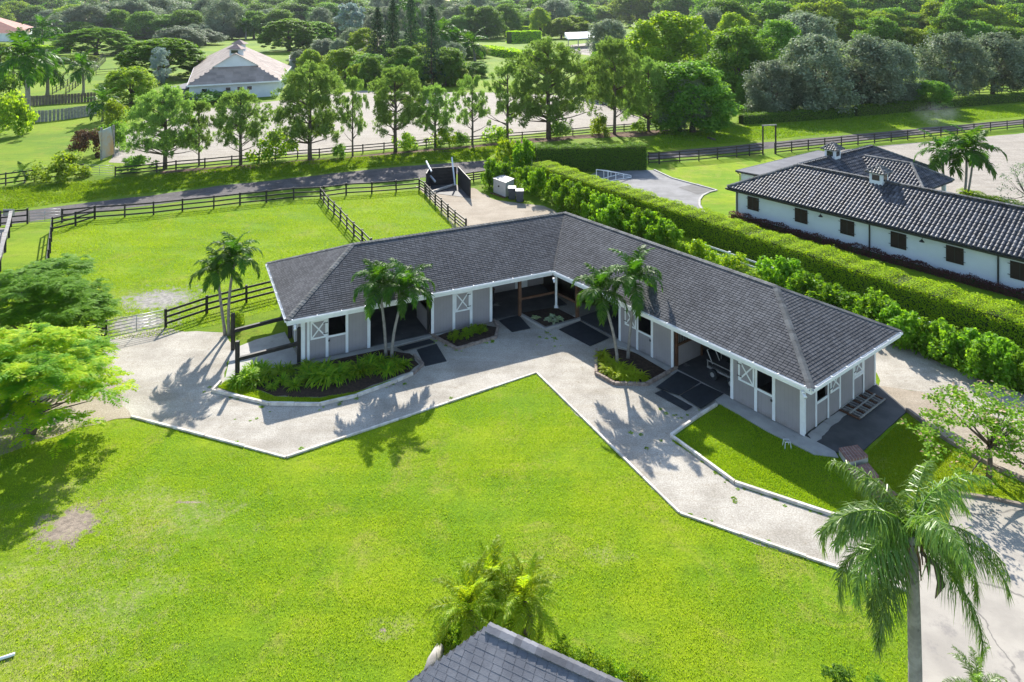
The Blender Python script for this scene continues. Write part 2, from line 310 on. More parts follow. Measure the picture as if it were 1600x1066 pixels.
def part(name, mb, mat, parent, smooth=False, kind=None, recalc=True, label=None):
    """mesh authored in world metres, hung on its thing"""
    off = WLOC.get(parent.name, Vector((0, 0, 0)))
    o = link(name, mb.mesh(name, off, smooth, recalc), mat, parent)
    WLOC[o.name] = off
    if kind: o['kind'] = kind
    if label: o['label'] = label
    return o
def tag(o, label, cat, group=None):
    o['label'] = label; o['category'] = cat
    if group: o['group'] = group
    return o
def thing(name, loc, label, cat, group=None):
    o = bpy.data.objects.new(name, None); C.objects.link(o); o.location = loc; o.empty_display_size = 0.2
    WLOC[o.name] = Vector(loc)
    return tag(o, label, cat, group)
def solo(name, mb, mat, loc, label, cat, group=None, smooth=False, recalc=True):
    o = link(name, mb.mesh(name, loc, smooth, recalc), mat); o.location = loc
    return tag(o, label, cat, group)
def struct(name, mb, mat, kind='structure', recalc=False):
    o = link(name, mb.mesh(name, (0, 0, 0), False, recalc), mat); o['kind'] = kind; return o
def quads(name, V, mat=None, k=4):
    """n*k vertices -> n separate k-gons"""
    V = np.ascontiguousarray(V, dtype=np.float32).reshape(-1, 3); n = len(V) // k
    me = bpy.data.meshes.new(name)
    me.vertices.add(len(V)); me.vertices.foreach_set('co', V.ravel())
    me.loops.add(n * k); me.loops.foreach_set('vertex_index', np.arange(n * k, dtype=np.int32))
    me.polygons.add(n); me.polygons.foreach_set('loop_start', np.arange(0, n * k, k, dtype=np.int32))
    try: me.polygons.foreach_set('loop_total', np.full(n, k, dtype=np.int32))
    except Exception: pass
    me.update(calc_edges=True)
    if mat: me.materials.append(mat)
    return me
def inside(poly, P):
    x, y = P[:, 0], P[:, 1]; r = np.zeros(len(P), bool); n = len(poly)
    for i in range(n):
        x1, y1 = poly[i][:2]; x2, y2 = poly[(i + 1) % n][:2]
        c = ((y1 > y) != (y2 > y)) & (x < (x2 - x1) * (y - y1) / ((y2 - y1) or 1e-9) + x1); r ^= c
    return r
def rough_edge(pts, amp, step=0.5, seed=0):
    r_ = np.random.default_rng(seed); out = []
    for i in range(len(pts)):
        a = Vector(pts[i]); b = Vector(pts[(i + 1) % len(pts)]); n = max(1, int((b - a).length / step)); ph = 0
        nx = Vector((-(b - a).y, (b - a).x, 0)).normalized()
        for k in range(n):
            ph = 0.6 * ph + r_.normal() * amp * 0.6
            out.append(a.lerp(b, k / n) + nx * (ph if k else ph * 0.3))
    return out
def sheet(name, px, z, mat, amp=0.0, step=0.6, world=False, seed=0, thick=0.0):
    pts = [Vector(p) for p in px] if world else [sv(*p) for p in px]
    if amp: pts = rough_edge(pts, amp, step, seed)
    mb = MB(); n = len(pts)
    mb.add([(p.x, p.y, z) for p in pts], [tuple(range(n))])
    if thick:
        mb.add([(p.x, p.y, z) for p in pts] + [(p.x, p.y, z - thick) for p in pts], [(i, n + i, n + (i + 1) % n, (i + 1) % n) for i in range(n)])
    me = mb.mesh(name, recalc=bool(thick))
    if me.polygons[0].normal.z < 0 and not thick: me.flip_normals()
    o = link(name, me, mat); o['kind'] = 'structure'
    return o, pts
UNIT = {}
def unit_box(mat):
    if mat.name not in UNIT:
        mb = MB().box(-.5, .5, -.5, .5, -.5, .5); me = mb.mesh('board'); me.materials.append(mat); UNIT[mat.name] = me
    return UNIT[mat.name]
def board(name, a, b, w_, h_, mat, parent, roll=0.0):
    """one straight board from a to b (world), w across, h deep"""
    a = Vector(a); b = Vector(b); d = b - a
    o = link(name, unit_box(mat), None, parent)
    q = d.to_track_quat('X', 'Z').to_matrix().to_4x4()
    m = Matrix.Translation((a + b) / 2 - WLOC[parent.name]) @ q @ Matrix.Rotation(roll, 4, 'X') @ Matrix.Diagonal((d.length, w_, h_, 1))
    o.matrix_basis = m
    return o
# ================================================================== GROUND
mb = MB(); mb.add([(-1800, -120, 0), (1800, -120, 0), (1800, 2400, 0), (-1800, 2400, 0)], [(0, 1, 2, 3)])
struct('ground', mb, M['field'])
lawn_px = [(-160, 640), (60, 668), (205, 655), (447, 716), (838, 583), (1062, 803), (1260, 872), (1417, 924), (1418, 985), (1422, 1120), (1422, 1500), (-900, 1500), (-500, 700)]
lawn, lawn_pts = sheet('lawn', lawn_px, 0.004, M['lawn'])
pad_px = [(-60, 430), (70, 412), (83, 352), (148, 343), (230, 336), (416, 317), (507, 310), (655, 297), (700, 330), (735, 356), (560, 470), (445, 480), (340, 507), (255, 525), (165, 532), (60, 545)]
paddock, paddock_pts = sheet('paddock', pad_px, 0.004, M['paddock'])
lane_px = [(-80, 450), (20, 353), (45, 349), (96, 346), (84, 352), (72, 415), (60, 440)]
sheet('lane', lane_px, 0.008, M['paddock'])
court_px = [(150, 655), (110, 600), (150, 545), (175, 528), (258, 512), (290, 519), (352, 520), (365, 545), (350, 590), (470, 540), (867, 440), (1250, 600), (1262, 690), (1200, 690), (1150, 630), (1088, 655), (1047, 683), (1148, 757), (1300, 807), (1420, 850), (1500, 880), (1470, 945), (1417, 922), (1260, 872), (1062, 803), (838, 583), (447, 716), (207, 653)]
sheet('gravel_drive', court_px, 0.008, M['gravel'], 0.1, 0.5, seed=3)
sheet('sand_verge', [(-40, 720), (-60, 600), (60, 560), (150, 545), (178, 560), (205, 655), (150, 664), (60, 690)], 0.012, M['yard'], 0.25, 0.7, seed=4)
backyard_px = [(650, 290), (668, 296), (740, 294), (772, 312), (850, 322), (900, 345), (1000, 420), (940, 480), (740, 420), (700, 345)]
sheet('sand_yard', backyard_px, 0.008, M['yard'], 0.12, 0.7, seed=5)
sheet('gravel_lane', [(1360, 560), (1385, 530), (1500, 580), (1610, 622), (1800, 700), (1800, 760), (1600, 690), (1500, 640), (1440, 612), (1372, 603)], 0.008, M['gravel'], 0.12, 0.5, seed=6)
sheet('dry_verge', [(1370, 603), (1440, 612), (1520, 650), (1640, 700), (1640, 770), (1560, 735), (1480, 692), (1418, 645)], 0.012, M['yard'], 0.12, 0.5, seed=7)
sheet('end_lawn', [(1320, 812), (1340, 745), (1352, 706), (1418, 645), (1480, 692), (1560, 735), (1640, 770), (1640, 800), (1600, 787), (1500, 772), (1440, 800)], 0.016, M['lawn'], 0.05, 0.5, seed=8)
sheet('side_lawn', [(1049, 684), (1090, 655), (1130, 628), (1200, 670), (1312, 720), (1338, 750), (1335, 810), (1300, 805), (1148, 757)], 0.016, M['lawn'])
sheet('driveway', [(1417, 922), (1480, 850), (1485, 790), (1500, 772), (1600, 787), (1720, 820), (2000, 950), (2000, 1600), (1430, 1600), (1420, 1010)], 0.012, M['drive'])
# far ground
track_px = [(-200, 352), (0, 335), (200, 309), (400, 285), (600, 263), (770, 250), (1010, 240), (1200, 222), (1400, 204), (1600, 186), (1800, 168), (1800, 176), (1600, 194), (1400, 214), (1200, 233), (1010, 251), (770, 267), (640, 280), (400, 302), (200, 325), (0, 353), (-200, 372)]
sheet('bridle_track', track_px, 0.008, M['track'], 0.25, 2.0, seed=9)
sheet('sand_arena', [(168, 254), (185, 215), (240, 178), (430, 158), (560, 142), (830, 146), (930, 155), (1000, 183), (990, 196), (830, 209), (600, 234), (400, 246), (250, 260)], 0.008, M['sand'], 0.4, 3.0, seed=10)
sheet('dressage_arena', [(1216, 258), (1280, 238), (1400, 226), (1600, 208), (1800, 190), (1900, 260), (1900, 420), (1600, 330), (1420, 300)], 0.008, M['sand'], 0.15, 2.0, seed=11)
sheet('far_arena', [(862, 74), (930, 66), (985, 72), (990, 92), (930, 88), (900, 84)], 0.008, M['sand'])
sheet('round_pen', [(-120, 400), (-60, 352), (8, 357), (9, 385), (-2, 420), (-100, 460)], 0.012, M['sand'])
sheet('asphalt_yard', [(905, 280), (940, 266), (1022, 266), (1050, 279), (1120, 298), (1100, 304), (1093, 316), (1106, 338), (1120, 352), (1010, 330)], 0.008, M['asphalt'])
sheet('barn_lawn', [(1022, 266), (1014, 258), (1200, 243), (1232, 239), (1216, 256), (1150, 300), (1150, 346), (1210, 372), (1130, 356), (1104, 337), (1094, 317), (1100, 305), (1120, 298), (1050, 279)], 0.004, M['lawn'])
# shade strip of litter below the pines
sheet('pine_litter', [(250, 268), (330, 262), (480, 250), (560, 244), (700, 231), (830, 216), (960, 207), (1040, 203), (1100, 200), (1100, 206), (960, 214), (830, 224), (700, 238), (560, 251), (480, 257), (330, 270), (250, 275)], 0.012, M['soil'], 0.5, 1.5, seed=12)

# kerbs ------------------------------------------------------------------
def kerb(name, px, mat, label, w_=0.13, h_=0.1, cat='edging', z=0.0, joint=2.4, wander=0.012, group=None, world=False):
    pts = [Vector(p) if world else sv(*p) for p in px]
    t_ = thing(name, (pts[0].x, pts[0].y, 0), label, cat, group)
    for i in range(len(pts) - 1):
        a, b = pts[i], pts[i + 1]; n = max(1, round((b - a).length / joint))
        for k in range(n):
            p = a.lerp(b, k / n); q = a.lerp(b, (k + 1) / n); g = (q - p).normalized() * 0.012
            hz = z + h_ / 2 + random.uniform(-wander, wander)
            board('timber', (p.x + g.x, p.y + g.y, hz), (q.x - g.x, q.y - g.y, hz + random.uniform(-wander, wander)), w_, h_, mat, t_)
    return t_
kerb('lawn_edging', [(205, 652), (447, 716), (838, 583), (1062, 803), (1260, 872), (1417, 924)], M['timber'], 'long pale timber edging between the big front lawn and the gravel drive', 0.1, 0.08)
kerb('lawn_edging', [(1120, 634), (1090, 653), (1048, 683), (1148, 756), (1300, 806), (1335, 815)], M['timber'], 'pale timber edging around the small shaded lawn beside the barn', 0.12, 0.13)
kerb('bed_edging', [(345, 598), (332, 612), (420, 633), (500, 634), (558, 620), (620, 597), (645, 586)], M['timber'], 'curved weathered timber edging in front of the fern bed', 0.13, 0.14, joint=1.6)
kerb('bed_edging', [(645, 586), (661, 571), (647, 556)], M['edgebrick'], 'short brick edging at the mat end of the fern bed', 0.14, 0.12, joint=0.3)
kerb('bed_edging', [(671, 522), (681, 529), (714, 547), (775, 529), (778, 511), (771, 502)], M['edgebrick'], 'brown brick edging around the small shaded bed under the dutch door', 0.14, 0.15, joint=0.35)
kerb('bed_edging', [(812, 492), (852, 516), (906, 501), (896, 496)], M['concrete'], 'pale concrete edging of the diamond bed in the barn corner', 0.16, 0.14, joint=1.2)
kerb('bed_edging', [(932, 549), (931, 586), (960, 602), (1010, 603), (1058, 577)], M['edgebrick'], 'light brick edging of the lime fern bed below two palms', 0.14, 0.17, joint=0.3)
kerb('verge_edging', [(1417, 643), (1480, 690), (1560, 736), (1650, 775)], M['oldtimber'], 'dark timber edging beside the pink tipped tree', 0.16, 0.18)
kerb('drive_edging', [(1482, 770), (1560, 783), (1640, 800)], M['oldtimber'], 'low dark edging between the end lawn and the concrete driveway', 0.14, 0.1)
kerb('yard_kerb', [(1022, 266), (1050, 279), (1120, 298)], M['concrete'], 'straight concrete kerb beside the asphalt yard', 0.2, 0.1, joint=3)
kerb('yard_kerb', [(1120, 298), (1108, 301), (1098, 306), (1093, 313), (1093, 322), (1098, 331), (1107, 339)], M['concrete'], 'curved concrete kerb at the corner of the barn lawn', 0.2, 0.1, joint=3)
# beds -------------------------------------------------------------------
sheet('mulch_bed', [(366, 594), (372, 580), (470, 566), (590, 545), (640, 553), (655, 570), (640, 582), (560, 612), (500, 622), (430, 620)], 0.024, M['mulch'], 0.06, 0.4, seed=20)
sheet('grass_strip', [(340, 606), (352, 596), (366, 594), (430, 620), (500, 622), (560, 612), (610, 594), (616, 598), (558, 619), (500, 633), (420, 632)], 0.02, M['lawn'])
sheet('planter_bed', [(681, 527), (715, 544), (772, 527), (776, 512), (735, 505)], 0.03, M['mulch'])
sheet('corner_bed', [(815, 492), (852, 513), (900, 500), (867, 483)], 0.13, M['mulch'])
sheet('palm_bed', [(934, 550), (934, 584), (962, 599), (1010, 600), (1050, 578), (990, 552), (960, 545)], 0.05, M['mulch'])
# hard standing
o, _ = sheet('wash_rack_slab', [(351, 597), (362, 547), (400, 532), (445, 520), (470, 568)], 0.05, M['concrete'], thick=0.05)
o, _ = sheet('end_slab', [(1258, 681), (1368, 600), (1418, 643), (1347, 707), (1306, 708)], 0.06, M['darkpad'], thick=0.06)
sheet('end_strip', [(1262, 681), (1300, 652), (1330, 634), (1338, 642), (1306, 664), (1284, 684), (1275, 698)], 0.064, M['concrete'], 0.05, 0.2, seed=31)
o, _ = sheet('barn_apron', [(470, 574), (600, 546), (672, 527), (768, 503), (815, 490), (812, 470), (600, 520), (475, 550)], 0.05, M['concrete'], thick=0.05)
o, _ = sheet('barn_walk', [(960, 540), (985, 548), (1060, 592), (1098, 610), (1124, 632), (1200, 676), (1272, 712), (1310, 716), (1304, 706), (1256, 682), (1140, 620), (1050, 572), (965, 530)], 0.055, M['concrete'], thick=0.05)
o, _ = sheet('puddle_pad', [(1060, 293), (1090, 287), (1118, 297), (1090, 304)], 0.02, M['darkpad'])
# rubber mats
def mat_on_ground(px, label, z=0.03, group='rubber stall mats'):
    pts = [sv(*p) for p in px]; n = len(pts); c = sum(pts, Vector()) / n
    mb = MB(); mb.add([(p.x, p.y, z) for p in pts] + [(p.x, p.y, z - 0.02) for p in pts], [tuple(range(n))] + [(i, i + n, (i + 1) % n + n, (i + 1) % n) for i in range(n)])
    return solo('rubber_mat', mb, M['rubber'], (c.x, c.y, 0), label, 'mat', group)
mat_on_ground([(651, 547), (682, 538), (698, 565), (664, 573)], 'black rubber mat lying on gravel beside the fern bed')
mat_on_ground([(620, 546), (671, 533), (680, 538), (630, 551)], 'black rubber mat across the sill of the breezeway by two palms', 0.12)
mat_on_ground([(779, 502), (810, 493), (829, 514), (800, 520)], 'small black rubber mat between brick bed and diamond bed', 0.05)
mat_on_ground([(873, 516), (906, 503), (952, 529), (922, 542)], 'large black rubber mat in front of the shaded barn corner', 0.05)
mat_on_ground([(1025, 608), (1059, 583), (1094, 600), (1061, 620)], 'black rubber mat beside the lime fern bed at the machine bay', 0.1)
mat_on_ground([(1063, 621), (1096, 602), (1131, 618), (1095, 641)], 'black rubber mat next to the small shaded lawn', 0.1)
mat_on_ground([(1023, 616), (1035, 611), (1082, 637), (1072, 643)], 'narrow black rubber mat half in sun at the drive edge', 0.06)

# brick steps: every brick a part
def brick_step(px4, z, label):
    p = [sv(x, y) for x, y in px4]; c = sum(p, Vector()) / 4
    t_ = thing('brick_step', (c.x, c.y, 0), label, 'step', 'brick steps')
    mbk = MB()
    n1 = 7; n2 = 3
    core = [q.lerp(c, 0.03) for q in p]
    part('mortar_bed', MB().hexa([(q.x, q.y, 0.0) for q in core] + [(q.x, q.y, z - 0.012) for q in core]), M['concrete'], t_)
    me = None
    for i in range(n1):
        for j in range(n2):
            def P(u, v): return p[0].lerp(p[1], u).lerp(p[3].lerp(p[2], u), v)
            g = 0.012
            u0, u1, v0, v1 = i / n1 + g, (i + 1) / n1 - g, j / n2 + g, (j + 1) / n2 - g
            zz = z + random.uniform(-.006, .006)
            q = [P(u0, v0), P(u1, v0), P(u1, v1), P(u0, v1)]
            part('brick', MB().hexa([(a.x, a.y, max(0.005, z - 0.09)) for a in q] + [(a.x, a.y, zz) for a in q]), M['brick'], t_)
brick_step([(1310, 711), (1340, 706), (1357, 724), (1325, 732)], 0.32, 'upper red brick step next to the dark end slab')
brick_step([(1325, 738), (1357, 729), (1374, 750), (1341, 758)], 0.17, 'lower red brick step just behind the big palm crown')
brick_step([(1341, 758), (1374, 750), (1404, 775), (1372, 784)], 0.04, 'flat red brick landing below the two steps under the palm')

# ================================================================== FENCES
def fence(px, h, rails, mat, label, spacing=2.4, name='board_fence', rw=0.13, pw=0.12, over=0.06, z0=0.0, low=0.28, lab_post=None, cat='fence', cap=False, posts_at=None):
    pts = [Vector(p) if len(p) == 3 else sv(*p) for p in px]
    t_ = thing(name, (pts[0].x, pts[0].y, 0), label, cat)
    st = [pts[0]]
    for i in range(len(pts) - 1):
        a, b = pts[i], pts[i + 1]
        n = 1 if posts_at else max(1, round((b - a).length / spacing))
        st += [a.lerp(b, (k + 1) / n) for k in range(n)]
    for s in st:
        tx, ty = random.uniform(-.02, .02), random.uniform(-.02, .02)
        board('post', (s.x, s.y, 0), (s.x + tx, s.y + ty, h + over), pw, pw, mat, t_)
    for a, b in zip(st[:-1], st[1:]):
        d = (b - a).normalized(); nx = Vector((-d.y, d.x, 0)) * (pw / 2 + 0.014)
        if nx.y > 0: nx = -nx
        for k in range(rails):
            z = low + (h - 0.06 - low) * k / (rails - 1)
            j1, j2 = random.uniform(-.015, .015), random.uniform(-.015, .015)
            board('rail', (a.x + nx.x, a.y + nx.y, z + j1), (b.x + nx.x, b.y + nx.y, z + j2), 0.035, rw, mat, t_)
        if cap:
            board('cap_board', (a.x, a.y, h + over + 0.012), (b.x, b.y, h + over + 0.012), 0.26, 0.03, M['greywood'], t_)
    return t_
K = M['black']
fence([(259, 512), (323, 490), (385, 473), (440, 459)], 1.08, 3, K, 'black three rail fence from the tube gate to the barn corner', 9, posts_at=1)
fence([(60, 512), (118, 522), (166, 530)], 1.05, 3, K, 'short black fence between the green trees and the tube gate', 2.2)
fence([(97, 348), (148, 343), (195, 340), (240, 336), (285, 331), (334, 326), (375, 321), (416, 317), (459, 312), (506, 310), (541, 305), (581, 303), (619, 300), (655, 297)], 1.2, 3, K, 'long black fence along the far side of the paddock by the dark track', posts_at=1)
fence([(148, 343), (118, 353), (82, 362)], 1.2, 3, K, 'short angled black fence at the paddock corner', posts_at=1)
fence([(82, 362), (80, 378), (78, 396), (76, 415), (72, 445), (66, 480)], 1.15, 3, K, 'weathered fence running from the paddock corner toward the green tree', posts_at=1, cap=False)
f4 = fence([(-60, 359), (0, 354), (43, 350)], 1.35, 3, K, 'black fence carrying a small grey notice beside the wire gate', posts_at=1)
fence([(17, 355), (14, 372), (8, 395), (0, 425), (-12, 470)], 1.35, 3, K, 'dark rail fence with a silvered cap board beside the round pen', posts_at=1, cap=True)
fence([(501, 311), (506, 317), (513, 327), (522, 336), (532, 346), (542, 358), (553, 370), (566, 382), (580, 397)], 1.2, 3, K, 'black fence dividing the two bright paddocks', posts_at=1)
fence([(655, 297), (664, 303), (672, 312), (680, 321), (690, 330), (700, 340), (711, 350), (728, 364)], 1.2, 4, K, 'black four rail fence between the small paddock and the sand yard', posts_at=1)
fence([(722, 287), (740, 284), (760, 281)], 1.1, 4, K, 'short black fence between manure bay and green shrubs', posts_at=1)
fence([(-80, 302), (9, 290), (54, 284), (92, 279), (130, 275)], 1.35, 3, K, 'black fence along the grass verge by the round bush', posts_at=1)
fence([(180, 276), (245, 270), (275, 266), (320, 262), (362, 258), (405, 254), (430, 251), (465, 248), (499, 246), (533, 242), (567, 239), (600, 236), (633, 233), (666, 230), (702, 227), (739, 225), (778, 221), (816, 218), (856, 215), (895, 212), (935, 208), (975, 205), (1025, 201)], 1.1, 3, K, 'long black fence in front of the sand arena under the pine trees', posts_at=1)
fence([(1013, 257), (1030, 256.5), (1062, 254), (1092, 252), (1121, 249), (1151, 246), (1171, 244), (1192, 242)], 1.45, 4, K, 'black four rail fence behind the bright barn lawn', posts_at=1)
fence([(1211, 241)] + [(1237 + 25.9 * k, 238 - 2.72 * k) for k in range(16)], 1.4, 4, K, 'black four rail fence between the dark track and the pale dressage arena', posts_at=1)
fence([(1438, 141), (1465, 146), (1490, 152), (1530, 151), (1565, 149), (1610, 147)], 1.5, 3, K, 'black fence around the shady paddock below the grey green trees', posts_at=1)
fence([(1500, 135), (1540, 131), (1600, 127)], 1.5, 4, K, 'far black fence behind the grey green trees', spacing=4)
fence([(82, 148), (100, 138), (120, 125), (138, 112), (160, 92)], 1.6, 3, K, 'far black lane fence beside the coconut palm', spacing=5)
fence([(103, 148), (118, 138), (140, 120), (165, 96)], 1.6, 3, K, 'second far lane fence with pale sunlit boards', spacing=5)
fence([(60, 90), (110, 91), (160, 89), (200, 86)], 1.8, 3, K, 'far dark fence under the dome shaped trees', spacing=6)
fence([(150, 118), (180, 116), (210, 113)], 1.6, 3, K, 'far fence across the bright field beside the bright tree', spacing=5)
fence([(885, 77), (905, 81), (930, 84)], 2.2, 4, K, 'tiny distant fence at the far arena', spacing=9)
fence([(925, 158), (960, 172), (1000, 186), (1025, 200)], 1.2, 3, K, 'dark fence down the shaded side of the sand arena', spacing=3)
fence([(1165, 193), (1240, 187), (1320, 181), (1400, 173), (1480, 166), (1560, 158), (1640, 151)], 1.1, 3, K, 'low black fence buried in the long dark hedge', spacing=3)

# white rail fence in front of the clipped hedge
pts = []
p0 = sv(1085, 376, 0.0) ; a0 = Vector((F_PX * 0, 0, 0))
def svz(px, py, z): 
    v = sv(px, py, z); return Vector((v.x, v.y, 0))
fence([tuple(svz(1085, 376, 1.1)), tuple(svz(1200, 415, 1.1)), tuple(svz(1352, 468, 1.1)), tuple(svz(1480, 512, 1.1))], 1.12, 3, M['white'], 'white rail fence half hidden between the shrubs and the clipped hedge', 3.0, 'rail_fence', rw=0.12, pw=0.12)

# wooden privacy walls at the far side
def privacy(px, h, label, mat):
    pts = [sv(*p) for p in px]
    t_ = thing('privacy_fence', (pts[0].x, pts[0].y, 0), label, 'fence')
    for a, b in zip(pts[:-1], pts[1:]):
        n = max(1, round((b - a).length / 0.55))
        for k in range(n):
            p = a.lerp(b, (k + .5) / n); hh = h + random.uniform(-.05, .05); d = (b - a).normalized() * 0.24
            board('plank', (p.x - d.x, p.y - d.y, hh / 2), (p.x + d.x, p.y + d.y, hh / 2), 0.05, hh, mat, t_)
    for a, b in zip(pts[:-1], pts[1:]):
        board('rail', (a.x, a.y - .06, h * .75), (b.x, b.y - .06, h * .75), 0.06, 0.15, mat, t_)
privacy([(30, 166), (60, 165), (100, 162), (150, 159)], 1.9, 'brown wooden privacy wall curving behind the coconut palm', M['privacy'])
privacy([(46, 192), (75, 190), (100, 187), (130, 183), (160, 178)], 1.9, 'grey weathered plank wall beside the bright side lawn', M['greywood'])

# tube gates
def tube_gate(pa, pb, h, bars, label, posts=False):
    a, b = sv(*pa), sv(*pb); t_ = thing('tube_gate', (a.x, a.y, 0), label, 'gate')
    r_ = 0.022
    part('gate_frame', MB().tube([(a.x, a.y, .15), (a.x, a.y, h), (b.x, b.y, h), (b.x, b.y, .15), (a.x, a.y, .15)], r_ * 1.2, 6), M['greymetal'], t_, True)
    for k in range(bars):
        z = .15 + (h - .15) * (k + 1) / (bars + 1)
        part('bar', MB().tube([(a.x, a.y, z), (b.x, b.y, z)], r_, 5), M['greymetal'], t_, True)
    m_ = a.lerp(b, .5)
    part('brace', MB().tube([(m_.x, m_.y, .15), (m_.x, m_.y, h)], r_, 5), M['greymetal'], t_, True)
tube_gate((170, 531), (255, 513), 1.1, 4, 'pale steel tube gate at the muddy paddock entrance')
tube_gate((46, 350), (94, 347), 1.2, 3, 'thin steel gate across the grass lane')
tube_gate((134, 275), (177, 276), 1.25, 3, 'thin steel gate beside the round yellow green bush')

# notice on the fence
p = sv(15, 352); t_ = solo('notice_board', MB().box(p.x - .5, p.x + .5, p.y - .12, p.y - .08, .85, 1.45), M['greymetal'], (p.x, p.y, 0), 'small blank grey notice on the black fence by the round pen', 'sign')

# tall gate frame by the track
a, b = sv(1192, 242), sv(1212, 240.5)
t_ = thing('gateway', (a.x, a.y, 0), 'tall thin black gateway standing in the track fence', 'gateway')
for q in (a, b): board('post', (q.x, q.y, 0), (q.x, q.y, 3.75), .16, .16, K, t_)
board('crossbar', (a.x - .1, a.y, 3.82), (b.x + .1, b.y, 3.82), .16, .14, M['greywood'], t_)
# log on the verge
p = sv(1106, 217); q = sv(1117, 220)
solo('fallen_log', MB().tube([(p.x, p.y, .15), (q.x, q.y, .15)], [.2, .16], 8), M['trunk'], (p.x, p.y, 0), 'dark log lying on the mown verge by the track', 'log', smooth=True)
# ================================================================== BUILDINGS
YAW, ANG = 0.4488, 1.3616
D0 = Vector((2.5634, 43.3894)); L1, L2, WL, WR, DR, OV, EH = 15.9493, 16.9277, 9.0179, 8.6343, 1.9642, 0.8724, 2.9
ur = Vector((math.cos(YAW), math.sin(YAW))); nl = Vector((-ur.y, ur.x))
ud = Vector((math.cos(YAW - ANG), math.sin(YAW - ANG))); nr = Vector((-ud.y, ud.x))
def FL(a, b, z): p = D0 - ur * a + nl * b; return (p.x, p.y, z)
def FR(a, b, z): p = D0 + ud * a + nr * b; return (p.x, p.y, z)
def FE(b, a, z): p = D0 + ud * a + nr * b; return (p.x, p.y, z)
def meet(pa, da, pb, db):
    m = da.x * -db.y + db.x * da.y; r_ = pb - pa
    t_ = (r_.x * -db.y + db.x * r_.y) / m; return pa + da * t_
ridgeE = meet(D0 + nl * WL / 2, ur, D0 + nr * WR / 2, ud)
backK = meet(D0 + nl * WL, ur, D0 + nr * WR, ud)
wallIn = meet(D0 + nl * OV, ur, D0 + nr * OV, ud)
SC1, SC2 = (0.31, 0.285, 0.292), (0.28, 0.257, 0.265)
M['sidL'] = sidingmat('grey_taupe_siding_front', SC1, SC2, ur)
M['sidR'] = sidingmat('grey_taupe_siding_side', SC1, SC2, ud)
M['sidE'] = sidingmat('grey_taupe_siding_end', SC1, SC2, nr)

def v3(p, z): return Vector((p[0], p[1], z))
def clip_row(poly, t):
    xs = []
    for i in range(len(poly)):
        a, b = poly[i], poly[(i + 1) % len(poly)]
        if (a[1] - t) * (b[1] - t) < 0: xs.append(a[0] + (b[0] - a[0]) * (t - a[1]) / (b[1] - a[1]))
    return (min(xs), max(xs)) if len(xs) >= 2 else None
def plane_frame(pts):
    """pts[0]->pts[1] is the eave line"""
    o = Vector(pts[0]); s = (Vector(pts[1]) - o).normalized()
    n = None
    for q in pts[2:]:
        c = s.cross(Vector(q) - o)
        if c.length > 1e-3: n = c.normalized(); break
    if n.z < 0: n = -n
    up = n.cross(s)
    if up.z < 0: up = -up
    P2 = [((Vector(q) - o).dot(s), (Vector(q) - o).dot(up)) for q in pts]
    return o, s, up, n, P2
def shingle_list(pts, ex=0.17, wd=0.3, t0=0.0, th=0.016, gap=.005):
    o, s, up, n, P2 = plane_frame(pts)
    tmax = max(p[1] for p in P2); tmin = min(p[1] for p in P2); out = []; r = 0; t_ = tmin + t0
    while t_ < tmax - 0.02:
        t1 = min(t_ + ex * 1.12, tmax)
        iv = clip_row(P2, t_ + min(ex * .5, (tmax - t_) * .5))
        if iv:
            x = iv[0] - (r % 2) * wd * .5 - random.random() * .05
            while x < iv[1]:
                x1 = x + wd
                a, b = max(x + gap, iv[0]), min(x1 - gap, iv[1])
                if b - a > .02:
                    l0 = th + random.uniform(0, .005)
                    out.append([o + s * a + up * (t_) + n * l0, o + s * b + up * t_ + n * l0, o + s * b + up * t1 + n * .006, o + s * a + up * t1 + n * .006,
                                o + s * a + up * t_ + n * .0, o + s * b + up * t_ + n * .0])
                x = x1
        t_ += ex; r += 1
    return out
def shingle_mb(lst):
    mb = MB()
    for q in lst: mb.add(q, [(0, 1, 2, 3), (4, 5, 1, 0), (4, 0, 3), (5, 2, 1)])
    return mb
def capline(mb, a, b, step=.22, w_=.17, lift=.035):
    a = Vector(a); b = Vector(b); n = max(2, int((b - a).length / step))
    for k in range(n):
        p = a.lerp(b, k / n); q = a.lerp(b, (k + 1.15) / n)
        sd_ = (b - a).cross(Vector((0, 0, 1))).normalized() * w_ / 1; u = Vector((0, 0, lift)); u2 = Vector((0, 0, lift + .02))
        dz = Vector((0, 0, -.05)); 
        mb.add([p - sd_ + u2 + dz, p + u2, p + sd_ + u2 + dz, q - sd_ + u + dz, q + u, q + sd_ + u + dz, p - sd_ + dz, p + sd_ + dz], [(0, 1, 4, 3), (1, 2, 5, 4), (6, 0, 3), (2, 7, 5), (6, 7, 2, 1, 0)])

barn = thing('stable_barn', (wallIn.x, wallIn.y, 0), 'L shaped grey stable barn with white trim and a charcoal shingle hip roof', 'barn')
A_, B_ = FL(L1, 0, EH), FL(L1, WL, EH); RC = FL(L1 - WL / 2, WL / 2, EH + DR)
Dp = (D0.x, D0.y, EH); RE = (ridgeE.x, ridgeE.y, EH + DR); Kp = (backK.x, backK.y, EH)
G_, H_ = FR(L2, 0, EH), FR(L2, WR, EH); RF = FR(L2 - WR / 2, WR / 2, EH + DR)
planes = [[A_, Dp, RE, RC], [Dp, G_, RF, RE], [B_, A_, RC], [G_, H_, RF], [Kp, B_, RC, RE], [H_, Kp, RE, RF]]
mb = MB()
for p in planes:
    mb.add([Vector(q) - Vector((0, 0, .004)) for q in p], [tuple(range(len(p)))])
    mb.add([Vector(q) - Vector((0, 0, .09)) for q in p], [tuple(range(len(p)))])
roof = part('roof', mb, M['shingle'], barn)
sl = []
